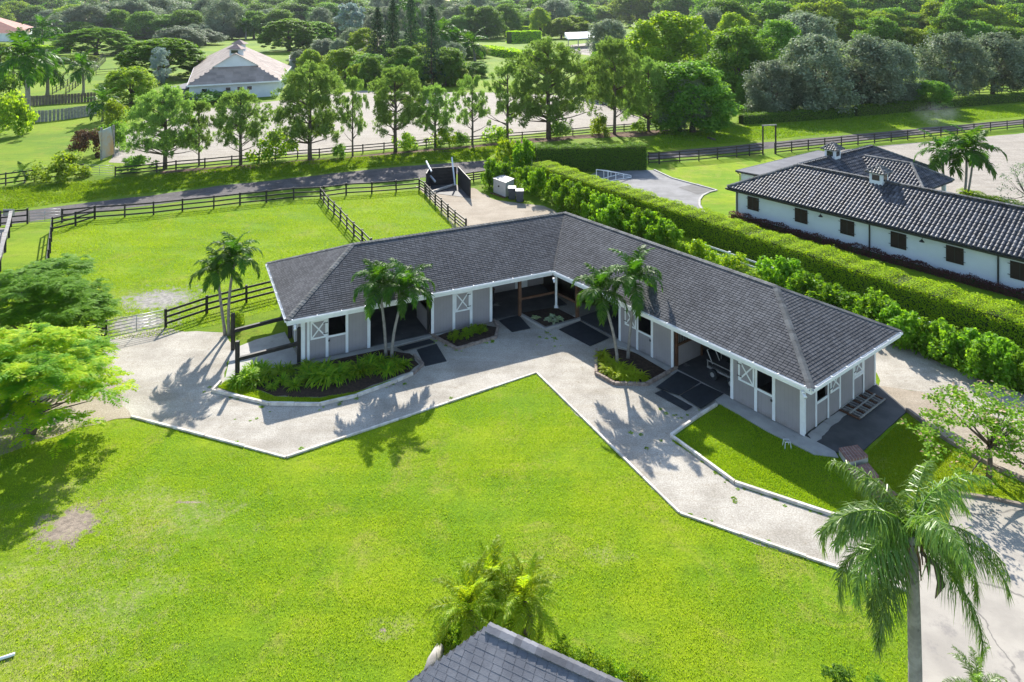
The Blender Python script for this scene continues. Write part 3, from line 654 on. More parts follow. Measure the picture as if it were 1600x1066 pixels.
for p in planes: sl += shingle_list(p, 0.15, 0.24, th=.024, gap=.011)
part('shingle', shingle_mb(sl), M['shingle'], roof, kind='stuff', recalc=False)
mb = MB()
for a, b in ((A_, RC), (B_, RC), (RC, RE), (RE, RF), (RF, G_), (RF, H_), (RE, Kp)):
    capline(mb, a, b)
part('ridge_cap', mb, M['cap'], roof, kind='stuff', recalc=False)
mb = MB(); mb.bar(Vector(Dp) + Vector((0, 0, .02)), Vector(RE) + Vector((0, 0, .02)), .1, .012)
part('valley_flashing', mb, M['rubber'], roof)
# raised ridge vent on the long wing
# fascia + soffit + gutter
def eave(pa, pb, outn):
    a = Vector(pa); b = Vector(pb); n = Vector((outn.x, outn.y, 0)); s = (b - a).normalized(); z = EH
    def fr(x, y, zz): return a + s * x + n * y + Vector((0, 0, zz))
    ln = (b - a).length
    part('fascia', MB().box(0.012, ln - .012, -.06, -.002, -.31, -.012, fr), M['white'], barn)
    part('soffit', MB().box(.03, ln - .03, -OV + .02, -.065, -.3, -.275, fr), M['white'], barn)
    g = part('gutter', MB().box(.03, ln - .03, .002, .014, -.13, -.02, fr).box(.03, ln - .03, .016, .1, -.13, -.118, fr).box(.03, ln - .03, .102, .114, -.13, -.02, fr), M['white'], barn)
    k = int(ln / 1.25)
    for i in range(k + 1):
        x = .25 + i * (ln - .5) / k
        part('bracket', MB().box(x - .022, x + .022, -.02, .13, -.018, .012, fr), M['white'], g)
eave(A_, Dp, -nl); eave(Dp, G_, -nr); eave(G_, H_, ud); eave(B_, A_, -ur)
for (pa, pb, nn) in ((Kp, B_, nl), (H_, Kp, nr)):
    a = Vector(pa); b = Vector(pb); s = (b - a).normalized(); n = Vector((nn.x, nn.y, 0)); ln = (b - a).length
    part('fascia', MB().box(0.012, ln - .012, -.06, -.002, -.25, -.012, lambda x, y, zz: a + s * x + n * y + Vector((0, 0, zz))), M['white'], barn)
T = 0.12; ZT = 2.63; Z0 = 0.1
def wall(fr, a0, a1, z0=Z0, z1=ZT, mat='sidL', b0=OV, t_=T):
    part('wall', MB().box(a0, a1, b0, b0 + t_, z0, z1, fr), M[mat], barn)
def trim(fr, a, z0=Z0, z1=ZT, w_=.15, b0=OV, proud=.03, nm='post', m='white'):
    part(nm, MB().box(a - w_ / 2, a + w_ / 2, b0 - proud, b0 - .002, z0, z1, fr), M[m], barn)
def xleaf(fr, a0, a1, z0, z1, mat, b0=OV, off=.03):
    """white framed door leaf with a cross brace"""
    d = part('door_leaf', MB().box(a0, a1, b0 - off - .03, b0 - off, z0, z1, fr), M[mat], barn)
    f = b0 - off - .05; g = b0 - off - .032; w_ = .085
    for (x0, x1, y0, y1) in ((a0, a1, z0, z0 + w_), (a0, a1, z1 - w_, z1), (a0, a0 + w_, z0 + w_ + .002, z1 - w_ - .002), (a1 - w_, a1, z0 + w_ + .002, z1 - w_ - .002)):
        part('leaf_frame', MB().box(x0, x1, f, g, y0, y1, fr), M['white'], d)
    for k, (p, q) in enumerate((((a0 + w_, z0 + w_), (a1 - w_, z1 - w_)), ((a0 + w_, z1 - w_), (a1 - w_, z0 + w_)))):
        off2 = .004 * k
        x0, y0 = p; x1, y1 = q; dx, dy = x1 - x0, y1 - y0; l_ = math.hypot(dx, dy); nx, ny = -dy / l_ * .035, dx / l_ * .035
        pr = []
        for bb in (g - .003 - off2, f + .004 - off2):
            pr += [fr(x0 - nx, bb, y0 - ny), fr(x1 - nx, bb, y1 - ny), fr(x1 + nx, bb, y1 + ny), fr(x0 + nx, bb, y0 + ny)]
        part('cross_brace', MB().hexa(pr), M['white'], d)
    for zz in (z0 + .2, z1 - .24):
        part('hinge', MB().box(a0 - .06, a0 + .2, f - .012, f - .003, zz, zz + .04, fr), M['blackmetal'], d)
    return d
def dutch(fr, a0, a1, leaf, mat, zb=1.24, zt=2.22, b0=OV):
    """stable door: lower leaf shut, dark opening above; the upper leaf hangs open over [leaf]"""
    d = part('lower_door', MB().box(a0, a1, b0 + .02, b0 + .07, Z0, zb - .1, fr), M[mat], barn)
    part('top_rail', MB().box(a0 + .08, a1 - .08, b0 - .03, b0 - .002, zb - .1, zb, fr), M['white'], d)
    wall(fr, a0, a1, zt, ZT, mat)
    trim(fr, a0); trim(fr, a1)
    part('door_sill', MB().box(a0 + .08, a1 - .08, b0 + .075, b0 + .1, zb - .1, zb - .02, fr), M['oldtimber'], d)
    if leaf: xleaf(fr, leaf[0], leaf[1], zb - .02, zt + .02, mat)
    h = fr(a1 - .1, b0 - .06, zb - .2)
    part('latch', MB().box(a1 - .14, a1 - .06, b0 - .07, b0 - .032, zb - .3, zb - .2, fr), M['blackmetal'], d)
# left wing front
wall(FL, 15.075, 13.72); wall(FL, 12.63, 11.37); wall(FL, 7.65, 6.28); wall(FL, 5.17, 3.82)
dutch(FL, 12.63, 13.72, (13.74, 14.62), 'sidL')
for a in (15.0, 14.72): trim(FL, a, w_=.2 if a > 14.9 else .13)
trim(FL, 11.4, w_=.17); trim(FL, 7.62, w_=.17); trim(FL, 3.86, w_=.17)
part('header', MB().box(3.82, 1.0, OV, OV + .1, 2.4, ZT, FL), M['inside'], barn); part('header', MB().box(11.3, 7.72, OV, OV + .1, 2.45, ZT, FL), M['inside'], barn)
# shut dutch door
d = part('lower_door', MB().box(5.17, 6.28, OV + .02, OV + .07, Z0, 1.1, FL), M['sidL'], barn)
trim(FL, 6.28, w_=.17); trim(FL, 5.17, w_=.17)
xleaf(FL, 5.25, 6.2, 1.1, 2.25, 'sidL', off=-.02); wall(FL, 6.28, 5.17, 2.27, ZT)
part('top_rail', MB().box(5.26, 6.2, OV - .03, OV - .002, 2.28, 2.42, FL), M['white'], d)
# right wing front
wall(FR, 4.9, 6.18, mat='sidR'); wall(FR, 7.27, 8.69, mat='sidR'); wall(FR, 12.33, 13.68, mat='sidR'); wall(FR, 14.62, 15.93, mat='sidR')
trim(FR, 4.86, w_=.16); trim(FR, 8.68, w_=.16); trim(FR, 12.36, w_=.16)
dutch(FR, 6.2, 7.27, (5.3, 6.16), 'sidR'); dutch(FR, 13.68, 14.62, (12.76, 13.64), 'sidR')
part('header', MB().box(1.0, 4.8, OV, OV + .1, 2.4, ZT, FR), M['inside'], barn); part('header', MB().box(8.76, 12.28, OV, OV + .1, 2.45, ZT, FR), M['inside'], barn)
ca = L2 - OV
trim(FR, ca - .02, w_=.22)
# right end wall
def FEnd(b, a, z): return FR(ca - a, b, z)     # depth counted inwards from the end
FEo = lambda x, y, z: FR(ca - (y - OV), x, z)
for (x0, x1) in ((OV + .14, 1.98), (3.06, 5.4), (6.55, WR - OV)):
    part('wall', MB().box(x0, x1, OV, OV + T, Z0, ZT, FEo), M['sidE'], barn)
def dutchE(a0, a1, leaf, openn):
    d = part('lower_door', MB().box(a0, a1, OV + .02, OV + .07, Z0, 1.14, FEo), M['sidE'], barn)
    part('top_rail', MB().box(a0 + .08, a1 - .08, OV - .03, OV - .002, 1.08, 1.2, FEo), M['white'], d)
    trim(FEo, a0, w_=.12); trim(FEo, a1, w_=.12)
    part('wall', MB().box(a0, a1, OV, OV + T, 2.05, ZT, FEo), M['sidE'], barn)
    xleaf(FEo, leaf[0], leaf[1], 1.22, 2.05, 'sidE', off=-.02 if not openn else .032)
dutchE(1.98, 3.06, (3.16, 4.1), True); dutchE(5.46, 6.5, (5.54, 6.42), False); trim(FEo, 4.16, w_=.12)
trim(FEo, OV + .1, w_=.2); trim(FEo, WR - OV - .06, w_=.13)
# left end wall, back walls
FLo = lambda x, y, z: FL(15.075 - (y - OV), x, z)
part('wall', MB().box(OV + .13, WL - OV, OV, OV + T, Z0, ZT, FLo), M['sidE'], barn)
for a in (OV + .1, 2.1, 3.2, 5.0, 6.1, WL - OV - .08): trim(FLo, a, w_=.13)
bl = meet(D0 + nl * (WL - OV), ur, D0 + nr * (WR - OV), ud); bl_a = -(bl - D0).dot(ur); br_a = (bl - D0).dot(ud)
part('wall', MB().box(15.0, bl_a, WL - OV, WL - OV + T, 0, ZT, FL), M['sidL'], barn)
part('wall', MB().box(br_a + .1, ca - .05, WR - OV, WR - OV + T, 0, ZT, FR), M['sidR'], barn)
# floors and stall partitions
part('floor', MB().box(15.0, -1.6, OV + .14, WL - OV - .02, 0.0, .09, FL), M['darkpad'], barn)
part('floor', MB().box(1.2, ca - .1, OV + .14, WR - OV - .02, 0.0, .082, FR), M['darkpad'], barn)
def partition(fr, a, b0, b1, mat='inside', z1=2.6): part('partition', MB().box(a - .05, a + .05, b0, b1, .1, z1, fr), M[mat], barn)
for a in (12.0, 7.1): partition(FL, a, OV + .14, 7.6)
partition(FL, 3.9, OV + .14, 3.2); part('partition', MB().box(3.85, -1.8, 4.6, 4.7, .1, 2.6, FL), M['sidL'], barn)
for a in (8.5, 12.6): partition(FR, a, OV + .14, 7.2)
partition(FR, 4.9, OV + .14, 5.5); part('partition', MB().box(2.4, 4.9, 5.0, 5.1, .1, 2.6, FR), M['inside'], barn)
part('partition', MB().box(11.9, 7.2, 6.2, 6.3, .1, 2.6, FL), M['inside'], barn); part('partition', MB().box(8.6, 12.5, 6.4, 6.5, .1, 2.6, FR), M['inside'], barn)
# stall front seen through the machine bay, bars above a grey panel
sf = part('stall_front', MB().box(8.72, 8.8, 1.2, 3.1, .15, 1.2, FR), M['sidE'], barn)
part('stall_post', MB().box(8.7, 8.84, 1.02, 1.16, .1, 2.5, FR), M['brownwood'], sf); part('stall_post', MB().box(8.7, 8.84, 3.14, 3.28, .1, 2.5, FR), M['brownwood'], sf)
part('stall_rail', MB().box(8.7, 8.84, 1.18, 3.12, 1.22, 1.32, FR), M['brownwood'], sf)
for k in range(14):
    y = 1.26 + k * .135; part('bar', MB().box(8.75, 8.775, y, y + .025, 1.34, 2.4, FR), M['greymetal'], sf)
sf = part('stall_front', MB().box(7.72, 7.8, 1.3, 3.3, .15, 1.35, FL), M['sidE'], barn)
part('stall_post', MB().box(7.7, 7.84, 1.1, 1.24, .1, 2.5, FL), M['blackmetal'], sf)
part('stall_rail', MB().box(7.7, 7.84, 1.26, 3.3, 1.37, 1.47, FL), M['blackmetal'], sf)
# corner porch: brown posts, brown rails, white corner post
for fr, a in ((FL, 1.86), (FR, 1.2)):
    part('porch_post', MB().box(a - .09, a + .09, OV - .02, OV + .16, .05, 2.4, fr), M['brownwood'], barn)
wi_a = -(wallIn - D0).dot(ur)
wr_a = (wallIn - D0).dot(ud)
part('porch_rail', MB().box(1.76, wi_a + .1, OV + .02, OV + .12, 1.0, 1.13, FL), M['brownwood'], barn)
part('porch_rail', MB().box(1.1, wr_a + .1, OV + .02, OV + .12, .95, 1.08, FR), M['brownwood'], barn)
part('corner_post', MB().box(wallIn.x - .07, wallIn.x + .07, wallIn.y - .12, wallIn.y + .02, .1, 2.62), M['white'], barn)
part('post_foot', MB().box(wallIn.x - .13, wallIn.x + .13, wallIn.y - .18, wallIn.y + .08, .1, .2), M['white'], barn)
part('inner_door', MB().box(.4, -.5, 4.5, 4.58, .15, 2.2, FL), M['white'], barn)
# flood lights at the eaves
for (p, q) in ((A_, ur), (G_, -ud), (Dp, Vector((0, -1)))):
    c = Vector(p) + Vector((q.x, q.y, 0)) * .45 + Vector((0, -.14, -.34))
    fl = part('floodlight', MB().box(c.x - .06, c.x + .06, c.y - .05, c.y + .05, c.z - .05, c.z + .08), M['white'], barn)
    part('lamp_head', MB().tube([(c.x + .02, c.y - .06, c.z - .02), (c.x + .05, c.y - .2, c.z - .1)], [.05, .08], 8), M['white'], fl, True)
# objects under the porch and in the bay
c = Vector(FL(.9, 4.3, 0))
t_ = thing('blanket_bar', c, 'pale folded blankets on a bar against the porch wall', 'blanket rack')
part('bar', MB().box(1.5, .2, 4.25, 4.3, 1.42, 1.46, FL), M['blackmetal'], t_)
for k, m in enumerate(('blue', 'greymetal', 'plastic')):
    a = 1.4 - k * .42; part('blanket', MB().box(a, a - .36, 4.18, 4.37, .9 + .06 * k, 1.48, FL), M[m], t_)
c = Vector(FL(2.9, 3.9, 0))
t_ = thing('tack_box', c, 'dark wooden tack box at the back of the corner porch', 'chest')
part('box', MB().box(3.4, 2.4, 3.6, 4.2, .1, .75, FL), M['shutter'], t_); part('lid', MB().box(3.44, 2.36, 3.56, 4.24, .76, .84, FL), M['brownwood'], t_)
# utility cart in the machine bay
c = Vector(FR(11.3, 2.4, .1))
t_ = thing('utility_cart', c, 'grey metal framed flat cart parked inside the open machine bay', 'cart')
def frc(x, y, z): return FR(11.3 + x, 2.3 + y, .09 + z)
fm = MB()
for y in (-.55, .55): fm.bar(frc(-1.05, y, .45), frc(.95, y, .45), .06, .08)
for x in (-1.0, -.5, 0, .5, .9): fm.bar(frc(x, -.52, .45), frc(x, .52, .45), .05, .06)
part('frame', fm, M['greymetal'], t_)
part('deck', MB().box(-1.0, .9, -.5, .5, .5, .54, frc), M['darkpad'], t_)
for y in (-.58, .58): part('side_rail', MB().bar(frc(-1.05, y, .8), frc(.95, y, .8), .04, .04).bar(frc(-1.0, y, .45), frc(-1.0, y, .8), .04, .04).bar(frc(.9, y, .45), frc(.9, y, .8), .04, .04), M['greymetal'], t_)
for x in (-.6, .5):
    for y in (-.66, .66):
        w_ = part('wheel', MB().tube([frc(x, y - .08, .26), frc(x, y + .08, .26)], .26, 14), M['rubber'], t_)
        part('rim', MB().tube([frc(x, y - .09, .26), frc(x, y + .09, .26)], .12, 10), M['greymetal'], w_)
part('engine', MB().box(.1, .6, -.3, .3, .55, .95, frc).box(.2, .5, -.2, .2, .96, 1.1, frc), M['blackmetal'], t_)
part('handle', MB().tube([frc(-.9, -.3, .55), frc(-1.25, -.3, 1.15), frc(-1.25, .3, 1.15), frc(-.9, .3, .55)], .025, 6), M['greymetal'], t_)
# grille gate lying on the end slab
p = [sv(1312, 640, .12), sv(1352, 610, .12), sv(1383, 625, .12), sv(1344, 655, .12)]
t_ = thing('slatted_gate', (p[0].x, p[0].y, .06), 'slatted metal gate panel lying flat on the dark end slab', 'gate')
for k in range(13):
    u = k / 12; a = p[0].lerp(p[1], u); b = p[3].lerp(p[2], u)
    board('slat', a, b, .07 if k % 12 else .1, .06, M['greywood'] if k % 3 else M['brownwood'], t_)
for v in (0.0, .5, 1.0):
    a = p[0].lerp(p[3], v); b = p[1].lerp(p[2], v); a.z = b.z = .175; board('frame_rail', a, b, .06, .05, M['greywood'], t_)
# white wire stand in the grass
p = sv(1230, 700)
t_ = thing('wire_stand', p, 'small white wire stand tipped over in the shaded grass', 'stand')
for (dx, dy) in ((-.14, -.1), (.14, -.1), (.14, .16), (-.14, .16)):
    part('leg', MB().tube([(p.x + dx, p.y + dy, 0), (p.x + dx * .8, p.y + dy * .8, .3)], .014, 5), M['white'], t_)
part('ring', MB().tube([(p.x - .12, p.y - .08, .3), (p.x + .12, p.y - .08, .3), (p.x + .12, p.y + .13, .3), (p.x - .12, p.y + .13, .3), (p.x - .12, p.y - .08, .3)], .014, 5), M['white'], t_)
part('plate', MB().box(p.x - .05, p.x + .1, p.y - .05, p.y + .1, .29, .31), M['greymetal'], t_)

# wash rack of heavy black beams beside the barn
p1, p2, p3, p4 = sv(364, 548), sv(371, 595), sv(467.5, 568), sv(453, 528)
t_ = thing('wash_rack', p1, 'heavy black post and beam hitching rack on the wash slab', 'hitching rack')
for p, h in ((p1, 2.1), (p2, 2.05), (p3, 1.95), (p4, 1.3)): part('post', MB().box(p.x - .09, p.x + .09, p.y - .09, p.y + .09, 0, h), K, t_)
part('beam', MB().bar((p1.x, p1.y, 1.1), (p4.x - .1, p4.y, 1.22), .16, .18), K, t_); part('beam', MB().bar((p2.x, p2.y, 1.12), (p3.x, p3.y, 1.1), .16, .18), K, t_)

# ---------------------------------------------------------------- white barn with barrel tiles
E1 = sv(1136, 293, 2.6); e1 = Vector((E1.x, E1.y)); HW = 4.47; TR = 2.2; EZ = 2.6; LEN = 34.0
def FW(t_, s, z): q = e1 + ud * t_ + nr * s; return (q.x, q.y, z)
wb = thing('tiled_stable', (E1.x, E1.y, 0), 'white stucco stable with dark barrel tile roof and brown shutters beyond the hedge', 'stable')
def tiles(pts, pitch=.3, ex=.4):
    o, s, up, n, P2 = plane_frame(pts); tmax = max(p[1] for p in P2); mb = MB(); t_ = 0.0
    while t_ < tmax - .05:
        iv = clip_row(P2, t_ + min(ex * .5, (tmax - t_) * .5))
        if iv:
            k0 = math.ceil(iv[0] / pitch); k1 = math.floor(iv[1] / pitch)
            for k in range(k0, k1 + 1):
                x = k * pitch; t1 = t_ + ex * 1.1; jit = random.uniform(-.006, .006)
                def ring(tt, r_, base):
                    return [o + s * (x + r_ * math.cos(th)) + up * tt + n * (base + jit + r_ * .85 * math.sin(th)) for th in (math.pi, math.pi * .72, math.pi * .5, math.pi * .28, 0)]
                a = ring(t_, .125, .035); b = ring(t1, .1, .005)
                mb.add(a + b, [(0, 5, 6, 1), (1, 6, 7, 2), (2, 7, 8, 3), (3, 8, 9, 4), (0, 1, 2, 3, 4)])
                xa = x + pitch * .5
                mb.add([o + s * (xa - .1) + up * t_ + n * .035, o + s * (xa + .1) + up * t_ + n * .035, o + s * (xa + .1) + up * t1 + n * .01, o + s * (xa - .1) + up * t1 + n * .01, o + s * (xa - .1) + up * t_, o + s * (xa + .1) + up * t_], [(0, 1, 2, 3), (4, 5, 1, 0)])
        t_ += ex
    return mb
W2_ = HW * 2
RB_S = 18.5
apA = FW(HW, HW, EZ + TR)
tp = [[FW(0, 0, EZ), FW(LEN, 0, EZ), FW(LEN, HW, EZ + TR), apA],                       # front slope of the long wing
      [FW(W2_, W2_, EZ), FW(LEN, W2_, EZ), FW(LEN, HW, EZ + TR), apA],                # back slope
      [FW(0, RB_S + HW, EZ), FW(0, 0, EZ), apA, FW(HW, RB_S, EZ + TR)],               # outer slope of the short wing
      [FW(W2_, W2_, EZ), FW(W2_, RB_S + HW, EZ), FW(HW, RB_S, EZ + TR), apA],
      [FW(0, RB_S + HW, EZ), FW(W2_, RB_S + HW, EZ), FW(HW, RB_S, EZ + TR)]]
pc = [FW(HW + 1.2, 14.6, EZ + 1.9), FW(10.0, 14.6, EZ + 1.9)]
tp += [[FW(12.4, 11.4, EZ + .35), FW(12.4, 17.8, EZ + .35), pc[1]], [FW(12.4, 11.4, EZ + .35), FW(7.6, 11.4, EZ + .35), pc[0], pc[1]], [FW(12.4, 17.8, EZ + .35), FW(7.6, 17.8, EZ + .35), pc[0], pc[1]]]
mb = MB(); tm = MB()
for q in tp:
    mb.add([Vector(x) - Vector((0, 0, .01)) for x in q], [tuple(range(len(q)))]); mb.add([Vector(x) - Vector((0, 0, .1)) for x in q], [tuple(range(len(q)))])
    g = tiles(q); tm.add(g.v, g.f)
rf = part('roof', mb, M['tile'], wb)
part('tile', tm, M['tile'], rf, kind='stuff', recalc=False, smooth=False)
mb = MB()
for a, b in ((apA, FW(LEN, HW, EZ + TR)), (FW(0, 0, EZ), apA), (apA, FW(HW, RB_S, EZ + TR)), (FW(HW, RB_S, EZ + TR), FW(0, RB_S + HW, EZ)), (FW(HW, RB_S, EZ + TR), FW(W2_, RB_S + HW, EZ)), (pc[0], pc[1]), (pc[1], FW(12.4, 11.4, EZ + .35)), (pc[1], FW(12.4, 17.8, EZ + .35))):
    a, b = Vector(a) + Vector((0, 0, .1)), Vector(b) + Vector((0, 0, .1)); n = int((b - a).length / .4)
    for k in range(n): mb.tube([a.lerp(b, k / n), a.lerp(b, (k + 1.1) / n)], [.14, .11], 6)
part('ridge_tile', mb, M['tilecap'], rf, kind='stuff')
ov = .55
def wbox(nm, x0, x1, y0, y1, z0, z1, m, par=None): return part(nm, MB().box(x0, x1, y0, y1, z0, z1, FW), M[m], par or wb)
wbox('wall', ov, LEN - .5, ov, ov + .2, 0, 2.45, 'stucco'); wbox('wall', ov, ov + .2, ov + .21, RB_S + HW - ov, 0, 2.45, 'stucco')
wbox('wall', W2_ - .2, LEN - .5, W2_ - ov - .2, W2_ - ov, 0, 2.45, 'stucco'); wbox('wall', W2_ - ov - .2, W2_ - ov, W2_ - ov + .02, RB_S + HW - ov, 0, 2.45, 'stucco')
wbox('wall', ov + .22, W2_ - ov - .22, RB_S + HW - ov - .2, RB_S + HW - ov, 0, 2.45, 'stucco')
for s_ in (11.9, 17.3): wbox('column', 11.6, 11.9, s_ - .15, s_ + .15, 0, 2.85, 'stucco')
wbox('gutter', -.02, LEN, -.12, -.02, 2.42, 2.56, 'blackmetal'); wbox('fascia', .0, LEN, -.01, .03, 2.36, 2.54, 'blackmetal')
wbox('gutter', -.14, -.04, -.1, RB_S + HW, 2.42, 2.56, 'blackmetal')
bw = Vector(FW(ov, ov, 0)); b2 = Vector((bw.x, bw.y))
for px, lab in ((1177, 0), (1252, 0), (1324, 0), (1404, 0), (1492, 0), (1594, 0), (1712, 0)):
    tt = along(px, b2, ud) + ov
    sh = wbox('shutter', tt - .56, tt + .56, ov - .06, ov - .002, .95, 2.12, 'shutter')
    wbox('stile', tt - .02, tt + .02, ov - .075, ov - .062, .97, 2.1, 'blackmetal', sh)
    for zz in (1.15, 1.9):
        wbox('hinge', tt - .7, tt - .4, ov - .085, ov - .064, zz, zz + .04, 'blackmetal', sh); wbox('hinge', tt + .4, tt + .7, ov - .085, ov - .064, zz, zz + .04, 'blackmetal', sh)
for px in (1286, 1444, 1640):
    tt = along(px, b2, ud) + ov
    q = Vector(FW(tt, ov, 2.2)); o_ = Vector((-nr.x, -nr.y, 0))
    lamp = part('sconce', MB().tube([q, q + o_ * .12 + Vector((0, 0, .1)), q + o_ * .32 + Vector((0, 0, .08)), q + o_ * .4 - Vector((0, 0, .05))], .022, 6), M['blackmetal'], wb, True)
    part('lamp_shade', MB().tube([q + o_ * .4 - Vector((0, 0, .03)), q + o_ * .4 - Vector((0, 0, .09)), q + o_ * .4 - Vector((0, 0, .2))], [.05, .09, .19], 12, cap=False), M['blackmetal'], lamp, True)
for px in (1152, 1359, 1560):
    tt = max(ov + .05, along(px, b2, ud) + ov)
    wbox('downpipe', tt - .045, tt + .045, ov - .1, ov - .004, .05, 2.4, 'blackmetal')
def cupola(loc, z, sz=1.0):
    c = Vector((loc[0], loc[1]))
    def fr(x, y, zz): q = c + ud * x + nr * y; return (q.x, q.y, z + zz)
    b = part('cupola', MB().box(-sz * .55, sz * .55, -sz * .55, sz * .55, -.6, .72, fr), M['stucco'], wb)
    for (x0, x1, y0, y1) in ((-.3, .3, -sz * .55 - .03, -sz * .55 - .002), (sz * .55 + .002, sz * .55 + .03, -.3, .3)):
        part('vent', MB().box(x0, x1, y0, y1, .16, .62, fr), M['glass'], b)
    e = sz * .82; pk = fr(0, 0, 1.32); cs = [fr(-e, -e, .74), fr(e, -e, .74), fr(e, e, .74), fr(-e, e, .74)]
    part('cupola_roof', MB().add(cs + [pk], [(0, 1, 4), (1, 2, 4), (2, 3, 4), (3, 0, 4), (3, 2, 1, 0)]), M['tile'], b)
    tm_ = MB()
    for k in range(4):
        g = tiles([cs[k], cs[(k + 1) % 4], pk], .24, .26); tm_.add(g.v, g.f)
    for k in range(4): tm_.tube([Vector(cs[k]) + Vector((0, 0, .08)), Vector(pk) + Vector((0, 0, .08))], .07, 6)
    part('cupola_tile', tm_, M['tilecap'], b, kind='stuff', recalc=False)
ta = along(1373, Vector((apA[0], apA[1])), ud); q = Vector((apA[0], apA[1])) + ud * ta; cupola(q, EZ + TR, .95)
ta = along(1301, Vector((apA[0], apA[1])), nr); q = Vector((apA[0], apA[1])) + nr * ta; cupola(q, EZ + TR, .95)
# lean-to with flat metal roof
lt = thing('lean_to', FW(-2.8, 5.6, 0), 'low flat roofed lean to with grey metal roof beside the tiled stable', 'lean-to')
part('roof', MB().hexa([FW(-2.8, 5.6, 2.75), FW(-.2, 5.6, 2.78), FW(-.2, 21.4, 2.78), FW(-2.8, 21.4, 2.75), FW(-2.8, 5.6, 2.85), FW(-.2, 5.6, 2.9), FW(-.2, 21.4, 2.9), FW(-2.8, 21.4, 2.85)]), M['metalroof'], lt)
part('wall', MB().box(-2.5, -2.35, 5.9, 21.1, 0, 2.74, FW), M['stucco'], lt); part('wall', MB().box(-2.34, -.3, 5.9, 6.05, 0, 2.74, FW), M['stucco'], lt)
part('fascia', MB().box(-2.84, -.2, 5.5, 5.58, 2.68, 2.86, FW).box(-2.9, -2.82, 5.5, 21.4, 2.68, 2.86, FW), M['blackmetal'], lt)
part('downpipe', MB().tube([FW(-2.7, 5.56, 2.66), FW(-2.55, 5.8, 2.45), FW(-2.55, 5.8, .05)], .05, 6), M['blackmetal'], lt)

# ---------------------------------------------------------------- house roof at the bottom of the frame
pk = Vector(sv(762, 979, 3.4)); le = sv(640, 1066, 2.75); re_ = sv(955, 1066, 3.4)
rd = (re_ - pk).normalized(); ld = (le - pk).normalized()
hs = thing('house_roof', (pk.x, pk.y, 0), 'corner of a house roof with weathered grey shingles below the date palms', 'roof')
rp = [pk + ld * 5.6, pk + ld * 5.6 + rd * 8, pk + rd * 8, pk]
part('roof_deck', MB().add([q - Vector((0, 0, .012)) for q in rp] + [q - Vector((0, 0, .16)) for q in rp], [(0, 1, 2, 3), (4, 5, 6, 7), (0, 3, 7, 4), (3, 2, 6, 7), (2, 1, 5, 6), (1, 0, 4, 5)]), M['nearshingle'], hs)
sl = shingle_list(rp, .15, .27, th=.008)
camv = Vector((0, 0, CAM_H))
def vis(q):
    c = sum(q[:4], Vector()) / 4; px = 800 + c.x / c.y * F_PX; py = CY + (CAM_H - c.z) / c.y * F_PX
    return -20 < px < 1620 and py < 1085
ind = [q for q in sl if vis(q)]; ind.sort(key=lambda q: (sum(q[:4], Vector()) / 4 - camv).length)
rest = [q for q in sl if not vis(q)] + ind[300:]
for q in ind[:300]:
    part('shingle', MB().add(q, [(0, 1, 2, 3), (4, 5, 1, 0), (4, 0, 3), (5, 2, 1)]), M['nearshingle'], hs, recalc=False)
if rest: part('shingle_field', shingle_mb(rest), M['nearshingle'], hs, kind='stuff', recalc=False)
mb = MB(); capline(mb, pk, pk + rd * 8, .2, .15)
part('ridge_cap', mb, M['nearshingle'], hs, kind='stuff', recalc=False)
part('barge_board', MB().bar(pk + ld * .02 - Vector((0, 0, .14)) - rd * .05, pk + ld * 5.6 - Vector((0, 0, .14)) - rd * .05,   .05, .2), M['rubber'], hs)
hb = MB(); q = [pk + ld * .6 + rd * .7, pk + ld * 5 + rd * .7, pk + ld * 5 + rd * 8, pk + ld * .6 + rd * 8]
part('wall', hb.hexa([(x.x, x.y, 0) for x in q] + [(x.x, x.y, 2.2) for x in q]), M['stucco'], hs)
solo('garden_stone', MB().tube([tuple(sv(688, 1012, .05)), tuple(sv(676, 1035, .07)), tuple(sv(664, 1060, .05))], [.14, .18, .14], 7), M['greywood'], sv(676, 1035), 'bleached log border lying beside the house roof', 'log', smooth=True)

